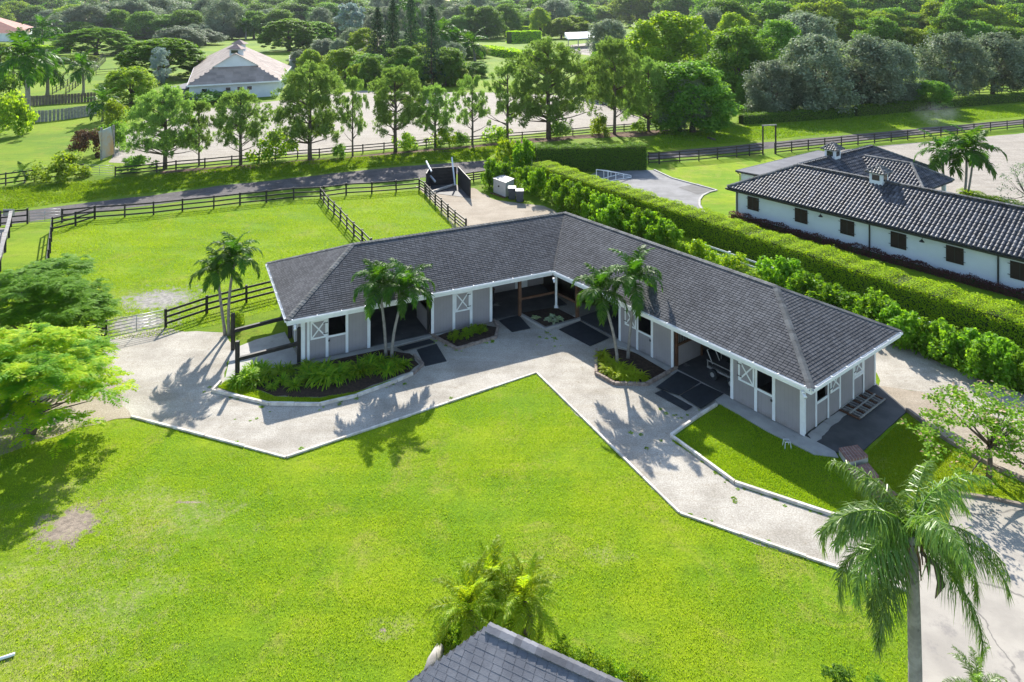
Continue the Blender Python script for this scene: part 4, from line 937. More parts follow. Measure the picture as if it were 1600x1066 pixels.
# ---------------------------------------------------------------- far buildings
def hip_house(corners, ez, rise, wallm, roofm, label, cat='house', over=.6, windows=(), name='house', ridge_frac=None, shing=False):
    """corners: front-left, front-right, back-right, back-left ground points of the eaves"""
    c = [Vector((p[0], p[1])) for p in corners]; ctr = sum(c, Vector((0, 0))) / 4
    t_ = thing(name, (ctr.x, ctr.y, 0), label, cat)
    fm = (c[0] + c[1]) / 2; bm_ = (c[2] + c[3]) / 2; wd = (c[1] - c[0]).length; dp = (bm_ - fm).length; k = min(.5, (wd / 2) / dp) if ridge_frac is None else ridge_frac
    r1 = fm.lerp(bm_, k); r2 = bm_.lerp(fm, k)
    e = [v3(p, ez) for p in c]; a, b = v3(r1, ez + rise), v3(r2, ez + rise)
    mb = MB(); fs = [[e[0], e[1], a], [e[1], e[2], b, a], [e[2], e[3], b], [e[3], e[0], a, b]]
    for f in fs: mb.add(f, [tuple(range(len(f)))]); mb.add([q - Vector((0, 0, .2)) for q in f], [tuple(range(len(f)))])
    rf = part('roof', mb, roofm, t_)
    inn = [p.lerp(ctr, over / max((p - ctr).length, .1)) for p in c]
    part('wall', MB().hexa([(p.x, p.y, 0) for p in inn] + [(p.x, p.y, ez - .03) for p in inn]), wallm, t_)
    mb = MB()
    for i in range(4): mb.bar(e[i] - Vector((0, 0, .13)), e[(i + 1) % 4] - Vector((0, 0, .13)), .12, .3)
    part('fascia', mb, M['white'], t_)
    for (u, w_, z0, z1) in windows:
        p = inn[0].lerp(inn[1], u); dd = (inn[1] - inn[0]).normalized(); n = Vector((dd.y, -dd.x))
        f = part('window', MB().hexa([(q.x, q.y, zz) for zz in (z0, z1) for q in (p - dd * w_ / 2 + n * .04, p + dd * w_ / 2 + n * .04, p + dd * w_ / 2 + n * .12, p - dd * w_ / 2 + n * .12)]), M['white'], t_)
        part('pane', MB().hexa([(q.x, q.y, zz) for zz in (z0 + .12, z1 - .12) for q in (p - dd * (w_ / 2 - .12) + n * .125, p + dd * (w_ / 2 - .12) + n * .125, p + dd * (w_ / 2 - .12) + n * .15, p - dd * (w_ / 2 - .12) + n * .15)]), M['glass'], f)
    return t_, e, a, b, rf
# beige roofed barn
ez = 3.4
c = [sv(292, 134, ez), sv(438, 126, ez), sv(455, 104, ez), sv(307, 96, ez)]
bz, e, ra, rb, rf = hip_house(c, ez, 5.6, M['stucco'], M['beigeroof'], 'big white barn with a pale beige hip roof and two ridge cupolas', 'barn', 1.0, ((.16, 1.2, 1.6, 2.6), (.42, 1.2, 1.6, 2.6), (.55, 1.2, 1.6, 2.6), (.66, 1.2, 1.6, 2.6)), 'beige_barn', ridge_frac=.12)
sl = []
for f in ([e[0], e[1], ra], [e[3], e[0], ra, rb], [e[1], e[2], rb, ra]): sl += shingle_list(f, .8, 1.6)
part('shingle', shingle_mb(sl), M['beigeroof'], rf, kind='stuff', recalc=False)
# gablet over the front hip
fmid = (e[0] + e[1]) / 2; dr_ = (e[1] - e[0]).normalized(); inw = (ra - fmid); inw.z = 0; inw.normalize()
gp = fmid.lerp(ra, .55); top = Vector((gp.x, gp.y, ra.z + .25)); hw_ = (e[1] - e[0]).length * .26
bl_, br_ = gp - dr_ * hw_ + Vector((0, 0, .1)), gp + dr_ * hw_ + Vector((0, 0, .1))
part('gable', MB().add([bl_, br_, top, bl_ + inw * .3, br_ + inw * .3, top + inw * .3], [(0, 1, 2), (3, 5, 4), (0, 3, 4, 1), (1, 4, 5, 2), (2, 5, 3, 0)]), M['stucco'], bz)
rr = ra + inw * 8 + Vector((0, 0, .25))
part('gable_roof', MB().add([bl_ - inw * .5, top - inw * .5 + Vector((0, 0, .12)), rr, bl_ + inw * 9], [(0, 1, 2, 3)]).add([br_ - inw * .5, top - inw * .5 + Vector((0, 0, .12)), rr, br_ + inw * 9], [(0, 1, 2, 3)]), M['beigeroof'], bz)
for k in (.06, .62):
    q = ra.lerp(rb, k)
    cb = part('cupola', MB().box(q.x - 1.1, q.x + 1.1, q.y - 1.1, q.y + 1.1, q.z - .8, q.z + 1.0), M['stucco'], bz)
    part('vent', MB().box(q.x - .75, q.x + .75, q.y - 1.16, q.y - 1.12, q.z + .1, q.z + .8), M['glass'], cb)
    part('cupola_roof', MB().add([(q.x - 1.7, q.y - 1.7, q.z + 1.02), (q.x + 1.7, q.y - 1.7, q.z + 1.02), (q.x + 1.7, q.y + 1.7, q.z + 1.02), (q.x - 1.7, q.y + 1.7, q.z + 1.02), (q.x, q.y, q.z + 2.1)], [(0, 1, 4), (1, 2, 4), (2, 3, 4), (3, 0, 4), (3, 2, 1, 0)]), M['pinkroof'], cb)
p = c[0] + (c[0] - c[1]) * .02
solo('side_shed', MB().box(p.x - 5, p.x - .4, p.y + 1, p.y + 14, 2.4, 2.7).box(p.x - 4.8, p.x - 4.6, p.y + 1.2, p.y + 1.4, 0, 2.38).box(p.x - .8, p.x - .6, p.y + 1.2, p.y + 1.4, 0, 2.38), M['metalroof'], (p.x - 2.5, p.y + 7, 0), 'low grey shed roof on the side of the big beige barn', 'shed')
def quick(px4, ez, rise, wm, rm, label, name='house', cat='house', windows=()):
    return hip_house([sv(x, y, ez) for x, y in px4], ez, rise, wm, rm, label, cat, .5, windows, name)
quick([(-60, 51), (46, 53), (52, 42), (-50, 40)], 4.5, 7, M['stucco'], M['redroof'], 'far house with a terracotta roof at the corner of the field', windows=((.5, 3, 1, 3), (.8, 2.5, 1, 3)))
quick([(548, 75), (655, 72), (650, 64), (556, 66)], 4, 3.5, M['stucco'], M['pinkroof'], 'rose roofed house hidden behind the tall dark conifers')
quick([(395, 38), (428, 37), (426, 31), (398, 31)], 5, 6, M['stucco'], M['greywood'], 'grey roofed house beyond the bright dome tree')
quick([(272, 42), (345, 41), (342, 37), (276, 37)], 5, 3, M['stucco'], M['pinkroof'], 'long low far building behind the grey green trees')
quick([(452, 95), (480, 92), (476, 85), (452, 87)], 3.4, 1.5, M['stucco'], M['beigeroof'], 'small pale roof tucked behind the beige barn')
quick([(800, 30), (822, 30), (822, 26), (802, 26)], 6, 5, M['stucco'], M['redroof'], 'tiny red roofed house at the edge of the far woods')
quick([(1010, 16), (1150, 18), (1150, 14), (1010, 13)], 10, 3, M['stucco'], M['beigeroof'], 'distant pale house glimpsed through the woods')
# open pavilion with white roof
a = sv(888, 62, 4.2); b = sv(934, 60, 4.2); n_ = Vector((0, 22, 0))
t_ = thing('open_pavilion', (a.x, a.y, 0), 'white flat roofed open pavilion beside the far arena', 'pavilion')
part('roof', MB().hexa([a, b, b + n_, a + n_, a + Vector((0, 0, .4)), b + Vector((0, 0, .4)), b + n_ + Vector((0, 0, 2.4)), a + n_ + Vector((0, 0, 2.4))]), M['white'], t_)
for u in (0, .33, .66, 1): q = a.lerp(b, u); part('post', MB().box(q.x - .2, q.x + .2, q.y + .2, q.y + .6, 0, 4.2), M['greywood'], t_)
# far car
p = sv(95, 60.5)
t_ = thing('parked_car', p, 'white car parked far off beside the terracotta house', 'car')
part('body', MB().box(p.x - 2.6, p.x + 2.6, p.y - 1, p.y + 1, .45, 1.2), M['carpaint'], t_)
part('cabin', MB().hexa([(p.x - 1.6, p.y - .9, 1.2), (p.x + 1.5, p.y - .9, 1.2), (p.x + 1.5, p.y + .9, 1.2), (p.x - 1.6, p.y + .9, 1.2), (p.x - .9, p.y - .75, 1.85), (p.x + .9, p.y - .75, 1.85), (p.x + .9, p.y + .75, 1.85), (p.x - .9, p.y + .75, 1.85)]), M['glass'], t_)
for dx in (-1.6, 1.6): part('wheel', MB().tube([(p.x + dx, p.y - 1.05, .4), (p.x + dx, p.y + 1.05, .4)], .4, 12), M['rubber'], t_)
# utility pole
p = sv(187, 50)
t_ = thing('utility_pole', p, 'tall grey utility pole in front of the grey green woods', 'utility pole')
part('pole', MB().tube([(p.x, p.y, 0), (p.x, p.y, 17)], [.45, .3], 8), M['greywood'], t_, True); part('crossarm', MB().box(p.x - 1.6, p.x + 1.6, p.y - .15, p.y + .15, 15.6, 16.0), M['greywood'], t_)
part('transformer', MB().tube([(p.x - .8, p.y - .4, 11), (p.x - .8, p.y - .4, 13)], .6, 10), M['white'], t_, True)
# painted boards by the arena corner
p0_, p1_ = sv(157, 251), sv(176, 246)
t_ = thing('painted_screen', p0_, 'leaning pale blue and orange painted screen at the arena corner', 'screen')
part('panel', MB().bar(p0_ + Vector((0, 0, 1.9)), p1_ + Vector((0, 0, 2.2)), .1, 3.6), M['teal'], t_)
for q in (p0_, p1_): part('post', MB().box(q.x - .1, q.x + .1, q.y + .1, q.y + .3, 0, 4.1), M['greywood'], t_)

# ---------------------------------------------------------------- manure bay, feed bin, bins, ramp
bb = [sv(666, 301), sv(671, 291), sv(713, 288), sv(735, 310)]
t_ = thing('manure_bay', sv(690, 294), 'black boarded manure bay with pale poles leaning on it', 'manure bay')
def bwall(a, b, h0, h1, n=6):
    for k in range(n):
        z0_, z1_ = h0 * k / n, h0 * (k + 1) / n; y0_, y1_ = h1 * k / n, h1 * (k + 1) / n
        part('plank', MB().bar((a.x, a.y, (z0_ + z1_) / 2), (b.x, b.y, (y0_ + y1_) / 2), .09, (z1_ - z0_) - .012), K, t_)
bwall(bb[0], bb[1], 2.0, 2.0); bwall(bb[1], bb[2], 1.95, 1.95); bwall(bb[2] + Vector((.2, -.2, 0)), bb[3], 2.0, 1.9)
part('plank', MB().bar((bb[0] + Vector((.5, -.6, .2))), bb[2] + Vector((-.1, -.9, .2)), .2, .2), M['timber'], t_)
for (a, b) in (((666, 252), (674, 268)), ((706, 246), (711, 290)), ((715, 264), (726, 301)), ((668, 270), (680, 284))):
    d = 75.5; pa = Vector(((a[0] - 800) * d / F_PX, d, upz(a[0], a[1], d))); d2 = 73.8; pb = Vector(((b[0] - 800) * d2 / F_PX, d2, max(.1, upz(b[0], b[1], d2))))
    part('leaning_pole', MB().bar(pa, pb, .13, .16), M['white'], t_)
part('floor', MB().hexa([(x.x, x.y, 0.0) for x in (bb[0], bb[3], bb[2], bb[1])] + [(x.x, x.y, .035) for x in (bb[0], bb[3], bb[2], bb[1])]), M['darkpad'], t_)
q = [sv(771, 302), sv(790, 309.5), sv(803, 303), sv(785, 296)]
t_ = thing('feed_bin', q[0], 'large beige resin storage box beside the green shrubs', 'storage box')
body = part('box', MB().hexa([(x.x, x.y, .1) for x in q] + [(x.x, x.y, 1.45) for x in q]), M['plastic'], t_)
ctr = sum(q, Vector()) / 4; lq = [ctr + (x - ctr) * 1.05 for x in q]; lh = [ctr + (x - ctr) * .75 for x in q]
part('lid', MB().hexa([(x.x, x.y, 1.46) for x in lq] + [(x.x, x.y, 1.56) for x in lq]).hexa([(x.x, x.y, 1.561) for x in lh] + [(x.x, x.y, 1.6) for x in lh]), M['plastic'], t_)
part('base_skid', MB().bar(q[0] + Vector((-.3, -.05, .05)), q[1] + Vector((-.1, -.1, .05)), .14, .1), M['brownwood'], t_)
hq = q[0].lerp(q[1], .45) + Vector((-.02, -.04, .95)); part('handle', MB().box(hq.x - .08, hq.x + .08, hq.y - .04, hq.y, hq.z - .08, hq.z + .08), M['blackmetal'], t_)
for px, lab in (((800, 311.5), 'grey wheeled rubbish bin standing against the beige storage box'), ((812, 316), 'grey wheeled rubbish bin standing nearer the shrubs')):
    p = sv(*px); t_ = thing('wheelie_bin', p, lab, 'rubbish bin', 'wheeled bins by the storage box')
    part('body', MB().hexa([(p.x - .3, p.y - .3, .08), (p.x + .3, p.y - .3, .08), (p.x + .3, p.y + .3, .08), (p.x - .3, p.y + .3, .08), (p.x - .4, p.y - .4, 1.1), (p.x + .4, p.y - .4, 1.1), (p.x + .4, p.y + .4, 1.1), (p.x - .4, p.y + .4, 1.1)]), M['bin'], t_)
    part('lid', MB().hexa([(p.x - .44, p.y - .46, 1.11), (p.x + .44, p.y - .46, 1.11), (p.x + .44, p.y + .44, 1.11), (p.x - .44, p.y + .44, 1.11), (p.x - .4, p.y - .4, 1.2), (p.x + .4, p.y - .4, 1.2), (p.x + .4, p.y + .4, 1.26), (p.x - .4, p.y + .4, 1.26)]), M['bin'], t_)
    for dx in (-.36, .36): part('wheel', MB().tube([(p.x + dx - .05, p.y + .32, .12), (p.x + dx + .05, p.y + .32, .12)], .12, 10), M['rubber'], t_)
# white ramp frame
r0, r1, r2, r3 = sv(932, 282), sv(950, 284), sv(986, 278), sv(966, 274)
t_ = thing('ramp_frame', r0, 'white metal ramp frame standing on the asphalt beside the hedge', 'ramp')
tops = [r0 + Vector((0, 0, 1.2)), r1 + Vector((0, 0, 1.2)), r2 + Vector((0, 0, .25)), r3 + Vector((0, 0, .25))]
mb = MB()
for i in range(4): mb.tube([(r0, r1, r2, r3)[i], tops[i]], .05, 6); mb.tube([tops[i], tops[(i + 1) % 4]], .05, 6); mb.tube([(r0, r1, r2, r3)[i] + Vector((0, 0, .06)), (r0, r1, r2, r3)[(i + 1) % 4] + Vector((0, 0, .06))], .05, 6)
part('frame', mb, M['white'], t_)
for u in (.33, .66): [part('strut', MB().tube([p_, q_], .045, 6), M['white'], t_) for p_, q_ in ((r1.lerp(r2, u), tops[1].lerp(tops[2], u)), (r0.lerp(r3, u), tops[0].lerp(tops[3], u)))]
dk = [tops[0], tops[1], tops[1].lerp(tops[2], .35), tops[0].lerp(tops[3], .35)]
part('deck', MB().hexa([x + Vector((0, 0, .02)) for x in dk] + [x + Vector((0, 0, .06)) for x in dk]), M['brownwood'], t_)
# white pipe scrap on the lawn
solo('scrap_pipe', MB().tube([tuple(sv(-4, 1031, .05)), tuple(sv(23, 1022, .06))], .045, 7), M['white'], sv(10, 1027), 'short piece of white pipe lying on the worn lawn corner', 'pipe', smooth=True)
# ================================================================== VEGETATION
def unit(v): return v / np.maximum(np.linalg.norm(v, axis=-1, keepdims=True), 1e-9)
def leaves(cent, ln, wd, upb=0.5, outb=None, droop=0.0, r_=rng):
    """one rhombic leaf per centre; returns (n,4,3)"""
    n = len(cent); nrm = r_.normal(size=(n, 3)); nrm[:, 2] = np.abs(nrm[:, 2]) + upb
    if outb is not None: nrm += outb
    nrm = unit(nrm); ax = r_.normal(size=(n, 3)); ax[:, 2] -= droop; u = unit(np.cross(nrm, ax)); v = np.cross(nrm, u)
    l_ = (ln * r_.uniform(.65, 1.25, n))[:, None]; w_ = (wd * r_.uniform(.7, 1.2, n))[:, None]
    bend = nrm * l_ * .12
    return np.stack([cent - u * l_ * .5 - bend, cent + v * w_ * .5, cent + u * l_ * .5 - bend, cent - v * w_ * .5], 1)
def clumps(cent, rad, n_each, r_=rng, flat=1.0):
    k = len(cent); d = unit(r_.normal(size=(k, n_each, 3))) * (r_.uniform(0.1, 1, (k, n_each, 1)) ** .45)
    d[..., 2] *= flat
    return (cent[:, None, :] + d * (rad[:, None, None] if hasattr(rad, '__len__') else rad)).reshape(-1, 3), d.reshape(-1, 3)
def dome(k, r_, h0, h1, rx, shell=(.55, 1.0), low=-0.6, power=1.0, bumps=.16):
    out = []
    ph = r_.uniform(0, 6.28, 6)
    while len(out) < k:
        d = unit(r_.normal(size=3))
        if d[2] < low: continue
        s = r_.uniform(*shell); az = math.atan2(d[1], d[0])
        lump = 1 + bumps * (math.sin(3 * az + ph[0] + 2 * d[2]) * .6 + math.sin(5 * az + ph[1] - 4 * d[2]) * .4 + math.sin(2 * az + ph[2]) * .5)
        rr = rx * s * lump
        zc = (d[2] - low) / (1 - low)
        out.append((d[0] * rr, d[1] * rr, h0 + (h1 - h0) * (zc ** power) * (.85 + .15 * s)))
    return np.array(out)
def trunk_mb(h, r0, limbs, r_, fork=.35, lean=(0, 0), n=8, sway=.04):
    mb = MB(); ft = fork * h
    pts = [(0, 0, -.1)]
    for k in range(1, 5): pts.append((lean[0] * k / 4 + r_.normal() * sway, lean[1] * k / 4 + r_.normal() * sway, ft * k / 4))
    mb.tube(pts, [r0 * 1.25, r0, r0 * .9, r0 * .82, r0 * .75], n)
    for c in limbs:
        c = np.array(c); b = np.array(pts[-1]) * .95; m1 = b + (c - b) * .4 + np.array([0, 0, abs(c[2] - b[2]) * .05]) + r_.normal(size=3) * .05 * h * .3
        mb.tube([tuple(b), tuple(m1), tuple(b + (c - b) * .95)], [r0 * .5, r0 * .28, r0 * .07], 5)
    return mb
PROTO = {}
def proto(kind, variants):
    PROTO[kind] = variants
def mk_tree(kind, V, mat, tmb):
    cm = quads(kind + '_crown', V, mat); tmsh = tmb.mesh(kind + '_trunk', smooth=True); tmsh.materials.append(M['trunk'])
    PROTO.setdefault(kind, []).append((cm, tmsh))
# prototypes: 10 m tall, 5 m crown radius ------------------------------------
def broad(kind, mat, nclump, each, crad, leaf, seed, h0=1.6, low=-.5, shell=(.5, 1.0), flat=.75, power=.9, fork=.28, rx=4.3, droop=.0, upb=.5, nl=12, bumps=.16):
    r_ = np.random.default_rng(seed)
    c = dome(nclump, r_, h0, 9.4, rx, shell, low, power, bumps); rad = r_.uniform(.6, 1.25, nclump) * crad
    P, d = clumps(c, rad, each, r_, flat)
    V = leaves(P, leaf, leaf * .62, upb, unit(c)[np.repeat(np.arange(nclump), each)] * .4 + d * .5, droop, r_)
    lm = c[r_.choice(nclump, nl, replace=False)]
    mk_tree(kind, V, L[mat], trunk_mb(10, .32, lm * np.array([.75, .75, .85]), r_, fork))
for s in (1, 2): broad('dark', 'dark', 200, 95, 1.05, .4, 20 + s, bumps=.26, shell=(.6, 1.0), low=-.7, h0=1.0)
for s in (1, 2): broad('lime', 'lime', 190, 95, 1.0, .4, 30 + s, bumps=.28, shell=(.6, 1.0), low=-.65, h0=1.0)
for s in (1, 2): broad('olive', 'olive', 220, 95, .95, .34, 40 + s, droop=.5, bumps=.28, flat=.9, low=-.65, h0=1.2)
for s in (1, 2): broad('umbrella', 'umbrella', 300, 90, .72, .42, 50 + s, h0=1.0, low=-.28, shell=(.75, 1.0), flat=.6, power=.85, fork=.22, upb=1.2, nl=16, rx=4.7, bumps=.12)
broad('column', 'silver', 70, 70, .9, .4, 61, rx=2.6, h0=.6, low=-.9)
broad('silver', 'silver', 60, 60, 1.0, .7, 62, rx=3.6, h0=3.6)
def pine(seed, k=120, rx=4.5, h0=2.6, low=-.62, spread=.88, per=13):
    r_ = np.random.default_rng(seed); mb = MB()
    mb.tube([(0, 0, -.1), (r_.normal() * .08, 0, 2.5), (r_.normal() * .12, r_.normal() * .12, 5), (r_.normal() * .12, 0, 7.5), (0, 0, 9.0)], [.3, .24, .19, .12, .04], 8)
    c = dome(k, r_, h0, 9.3, rx, (.42, 1.0), low, .95, .2)
    low_b = [(math.cos(a_) * rx * q, math.sin(a_) * rx * q, h0 - .2 + r_.uniform(-.5, .6)) for a_, q in zip(r_.uniform(0, 6.28, 7), r_.uniform(.5, 1.15, 7))]
    c = np.concatenate([c, np.array(low_b)]); n0 = len(c)
    for q in c[::3]:
        zb = max(1.6, q[2] - r_.uniform(.5, 1.3) - .12 * np.hypot(q[0], q[1])); b0 = np.array([0, 0, min(zb, 8.6)]); m1 = b0 + (q - b0) * .55 + np.array([0, 0, -.12])
        mb.tube([tuple(b0), tuple(m1), tuple(q)], [.07, .045, .015], 4)
    t_, d = clumps(c, r_.uniform(.6, 1.2, n0) * spread, per, r_, .6); n = len(t_); nn = 18
    dr = r_.normal(size=(n, nn, 3)); dr[..., 2] += .7; dr = unit(dr); ln = r_.uniform(.28, .46, (n, nn, 1))
    tip = t_[:, None, :] + dr * ln; base = t_[:, None, :] + dr * .02; sd_ = unit(np.cross(dr, r_.normal(size=(n, nn, 3)))) * .04; md = (base + tip) / 2
    cm = quads('pine_crown', np.stack([base, md + sd_, tip, md - sd_], 2).reshape(-1, 3), L['pine']); tm_ = mb.mesh('pine_trunk', smooth=True); tm_.materials.append(M['trunk']); return (cm, tm_)
PROTO['pine'] = [pine(71, 150, 4.6, 2.4), pine(72, 125, 4.4, 3.2), pine(73, 75, 4.4, 3.4, spread=.75)]
def conifer(seed):
    r_ = np.random.default_rng(seed); P = []; mb = MB(); mb.tube([(0, 0, -.1), (0.05, 0, 4), (0, 0, 9.8)], [.2, .14, .03], 7)
    for i in range(95):
        t_ = .1 + .9 * i / 95; z = 9.6 * t_; ln = 4.2 * (1 - t_) ** .75 * r_.uniform(.6, 1.1) + .25; az = i * 2.39996 + r_.uniform(-.3, .3)
        for k in range(int(16 + 22 * ln / 4)):
            u = r_.uniform(.2, 1); P.append((math.cos(az) * ln * u + r_.normal() * .16, math.sin(az) * ln * u + r_.normal() * .16, z + .25 * u * ln * .4 - .1 * ln * u * u + r_.normal() * .1))
        mb.tube([(0, 0, z), (math.cos(az) * ln * .9, math.sin(az) * ln * .9, z + .1 * ln)], [.035, .01], 4)
    P = np.array(P); V = leaves(P, .5, .19, .3, None, .4, r_)
    cm = quads('conifer_crown', V, L['conifer']); tm_ = mb.mesh('conifer_trunk', smooth=True); tm_.materials.append(M['trunk']); return (cm, tm_)
PROTO['conifer'] = [conifer(81), conifer(82)]
def place(name, kind, loc, h, rad, label, cat, group=None, var=None, rot=None):
    v = PROTO[kind]; cm, tmsh = v[(var if var is not None else random.randrange(len(v))) % len(v)]
    o = bpy.data.objects.new(name, None); C.objects.link(o); o.location = loc
    o.rotation_euler = (0, 0, random.uniform(0, 6.28) if rot is None else rot); o.scale = (rad / 5.0, rad / 5.0, h / 10.0)
    WLOC[o.name] = Vector(loc); tag(o, label, cat, group)
    link('crown', cm, None, o); link('trunk', tmsh, None, o)
    return o
def tree(name, kind, px, py, top, hw, label, group=None, var=None, cat='tree'):
    p = sv(px, py); d = p.y
    return place(name, kind, p, (py - top) * d / F_PX, hw * d / F_PX, label, cat, group, var)

# ---- pines along the arena
for (px, py, tp_, hw, v, lab) in (
    (258, 264, 128, 58, 0, 'broad leaning pine beside the painted screen at the arena corner'),
    (311, 260, 150, 26, 2, 'thin young pine squeezed between two broad pines near the painted screen'),
    (376, 257, 135, 48, 1, 'pine standing in front of the white wall of the beige barn'),
    (484, 250, 90, 60, 0, 'tallest full crowned pine with a low side branch by the beige barn'),
    (551, 244, 110, 26, 2, 'slender sparse pine just beyond the tallest full crowned pine'),
    (618, 237, 98, 52, 1, 'round topped pine in the middle of the pine row casting shade on sand'),
    (680, 230, 128, 36, 1, 'short pine with a compact low crown in the middle of the row'),
    (738, 226, 110, 32, 2, 'open crowned pine showing sand between its branches'),
    (793, 222, 90, 38, 2, 'pine half hidden behind the widest tall pine'),
    (857, 217, 52, 68, 0, 'widest tall pine standing over the sand arena'),
    (960, 210, 52, 46, 1, 'tall pine with a bare lower trunk at the arena end'),
    (1013, 205, 84, 44, 0, 'yellowish green pine beside the dark feathery tree')):
    tree('pine_tree', 'pine', px, py, tp_, hw, lab, 'pines along the arena fence', v)
# ---- individual trees
IND = [
 ('dark', 1082, 207, 92, 72, 'dark feathery shade tree at the end of the pine row'), ('olive', 1062, 206, 108, 46, 'grey green leafy tree leaning over the dark feathery tree'),
 ('dark', 1155, 160, 38, 58, 'dense dark tree with a sunlit yellow green top'), ('lime', 1045, 135, 14, 72, 'wide spreading tree with bright yellow green crown'),
 ('olive', 950, 95, 28, 38, 'small silvery tree in front of the far arena pavilion'), ('lime', 1000, 120, 50, 40, 'lower yellow green tree beneath the wide spreading crown'),
 ('olive', 1205, 182, 92, 48, 'grey green tree over the start of the long dark hedge'), ('olive', 1275, 180, 50, 66, 'large silver grey oak like tree behind the long hedge'),
 ('olive', 1345, 172, 52, 64, 'broad grey green tree with low drooping branches'), ('olive', 1392, 165, 62, 46, 'grey green tree at the gap in the hedge'),
 ('olive', 1483, 155, 48, 54, 'tree with a forked bare trunk in the shady paddock'), ('olive', 1551, 150, 48, 54, 'tree with several leaning trunks in the shady paddock'),
 ('olive', 1612, 148, 55, 44, 'grey green tree cut by the frame edge at the shady paddock'), ('lime', 1382, 98, 38, 32, 'small bright yellow tree glowing between grey green trees'),
 ('olive', 1260, 105, 18, 58, 'tall grey tree in front of the far woods'), ('dark', 1215, 120, 28, 44, 'dark round tree behind the grey green trees'),
 ('umbrella', 150, 86, 42, 54, 'dark domed flame tree above the lane fence'), ('umbrella', 258, 122, 57, 64, 'wide flat domed flame tree beside the beige barn'),
 ('lime', 205, 162, 102, 44, 'bright green young tree with two slim trunks'), ('column', 250, 132, 68, 24, 'silvery columnar tree in front of the flat domed tree'),
 ('umbrella', 452, 80, 27, 46, 'bright clipped looking dome tree behind the beige barn'), ('umbrella', 492, 76, 32, 36, 'second bright dome tree joined to the clipped dome'),
 ('olive', 285, 74, 40, 42, 'low grey olive tree left of the beige barn ridge'), ('olive', 320, 70, 45, 34, 'smaller grey olive tree by the barn ridge'),
 ('olive', 200, 56, 2, 66, 'large grey green tree behind the utility pole'), ('olive', 250, 52, -8, 60, 'very tall grey green tree behind the utility pole'),
 ('dark', 360, 42, -18, 46, 'dark tree shading the long low far building'), ('dark', 60, 40, -18, 50, 'dark tree mass above the terracotta house'),
 ('conifer', 590, 118, 8, 32, 'narrow dark conifer, first of the four tall ones'), ('conifer', 614, 116, -6, 30, 'second narrow conifer beside the rose roofed house'),
 ('conifer', 642, 112, -14, 30, 'tall conifer rising over the rose roof'), ('conifer', 674, 136, 4, 36, 'isolated tall conifer standing in the open'),
 ('silver', 548, 66, 2, 30, 'silvery blue fan palm like tree above the dome tree'), ('lime', 540, 122, 74, 36, 'bright bushy tree between beige barn and conifers'),
 ('dark', 575, 128, 82, 34, 'dark bushy tree under the first conifer'), ('dark', 630, 130, 70, 34, 'dark tree between two tall conifers'), ('dark', 700, 132, 72, 34, 'dark shrubby tree right beside the isolated conifer'),
 ('lime', 655, 118, 68, 30, 'green tree behind the isolated conifer'), ('olive', 600, 80, 45, 30, 'grey tree in front of the rose roofed house'), ('olive', 510, 92, 60, 28, 'pale small tree behind the tallest pine'),
 ('dark', 760, 62, 8, 30, 'dark round tree over the far hedges'), ('olive', 720, 55, 5, 34, 'grey tree behind the far hedges'), ('dark', 790, 58, 4, 28, 'dark tree beside the tiny red roofed house'),
 ('dark', 745, 120, 96, 22, 'dark round bush tree by the bright grass strip'), ('dark', 1110, 190, 120, 40, 'shaded tree filling the gap beside the dark feathery tree'),
 ('dark', 935, 150, 80, 34, 'dark tree in the shade at the end of the sand arena'), ('dark', 985, 165, 100, 32, 'dark tree behind the yellowish green pine'),
]
for (k, px, py, tp_, hw, lab) in IND:
    tree({'conifer': 'conifer_tree'}.get(k, 'shade_tree'), k, px, py, tp_, hw, lab)
# ---- woodland rows at the top of the frame
def woods(x0, x1, step, py, top, hw, kinds, label, group, jit=6):
    x = x0
    while x < x1:
        k = random.choice(kinds); yy = py + random.uniform(-jit, jit) * .5
        tree('woodland_tree', k, x + random.uniform(-.3, .3) * step, yy, top + random.uniform(-12, 20), hw * random.uniform(.85, 1.25), label, group)
        x += step
woods(-60, 130, 38, 36, -22, 40, ['dark', 'dark', 'olive'], 'dark far woodland tree above the terracotta house', 'far woods behind the terracotta house')
woods(120, 560, 40, 33, -22, 36, ['dark', 'olive', 'dark'], 'far woodland tree behind the barn with the beige roof', 'far woods behind the beige barn')
woods(430, 860, 36, 40, -14, 34, ['dark', 'olive', 'dark', 'olive'], 'blue green far woodland tree behind the conifers', 'far woods behind the conifers')
woods(830, 1160, 36, 44, -12, 36, ['dark', 'olive', 'lime'], 'far woodland tree behind the wide yellow green crown', 'far woods behind the yellow green tree')
woods(1130, 1700, 34, 78, 2, 40, ['dark', 'dark', 'lime'], 'dense green woodland tree above the grey green trees', 'dense woods above the shady paddock')
woods(1130, 1700, 36, 58, -22, 40, ['dark', 'lime', 'dark'], 'dense tall woodland tree at the top edge', 'dense tall woods at the top edge')
woods(1380, 1680, 36, 100, 28, 34, ['dark', 'lime', 'dark'], 'shrubby woodland tree just above the grey green trees', 'woodland edge above the shady paddock')
woods(1080, 1260, 34, 100, 20, 34, ['lime', 'dark', 'olive'], 'mixed woodland tree behind the dark sunlit tree', 'woodland edge behind the dark sunlit tree')
woods(-80, 860, 38, 30, -8, 30, ['dark'], 'tree of the dark skyline woods', 'skyline woods')
woods(800, 1700, 38, 31, -8, 30, ['dark'], 'tree of the dark skyline woods over the pavilion', 'skyline woods over the pavilion')
woods(110, 345, 26, 58, 4, 34, ['olive', 'olive', 'dark'], 'tall grey green woodland tree behind the utility pole', 'grey green wood behind the utility pole', 6)
woods(-40, 130, 30, 46, 2, 28, ['dark', 'lime', 'olive'], 'leafy tree around the terracotta house', 'trees around the terracotta house', 4)
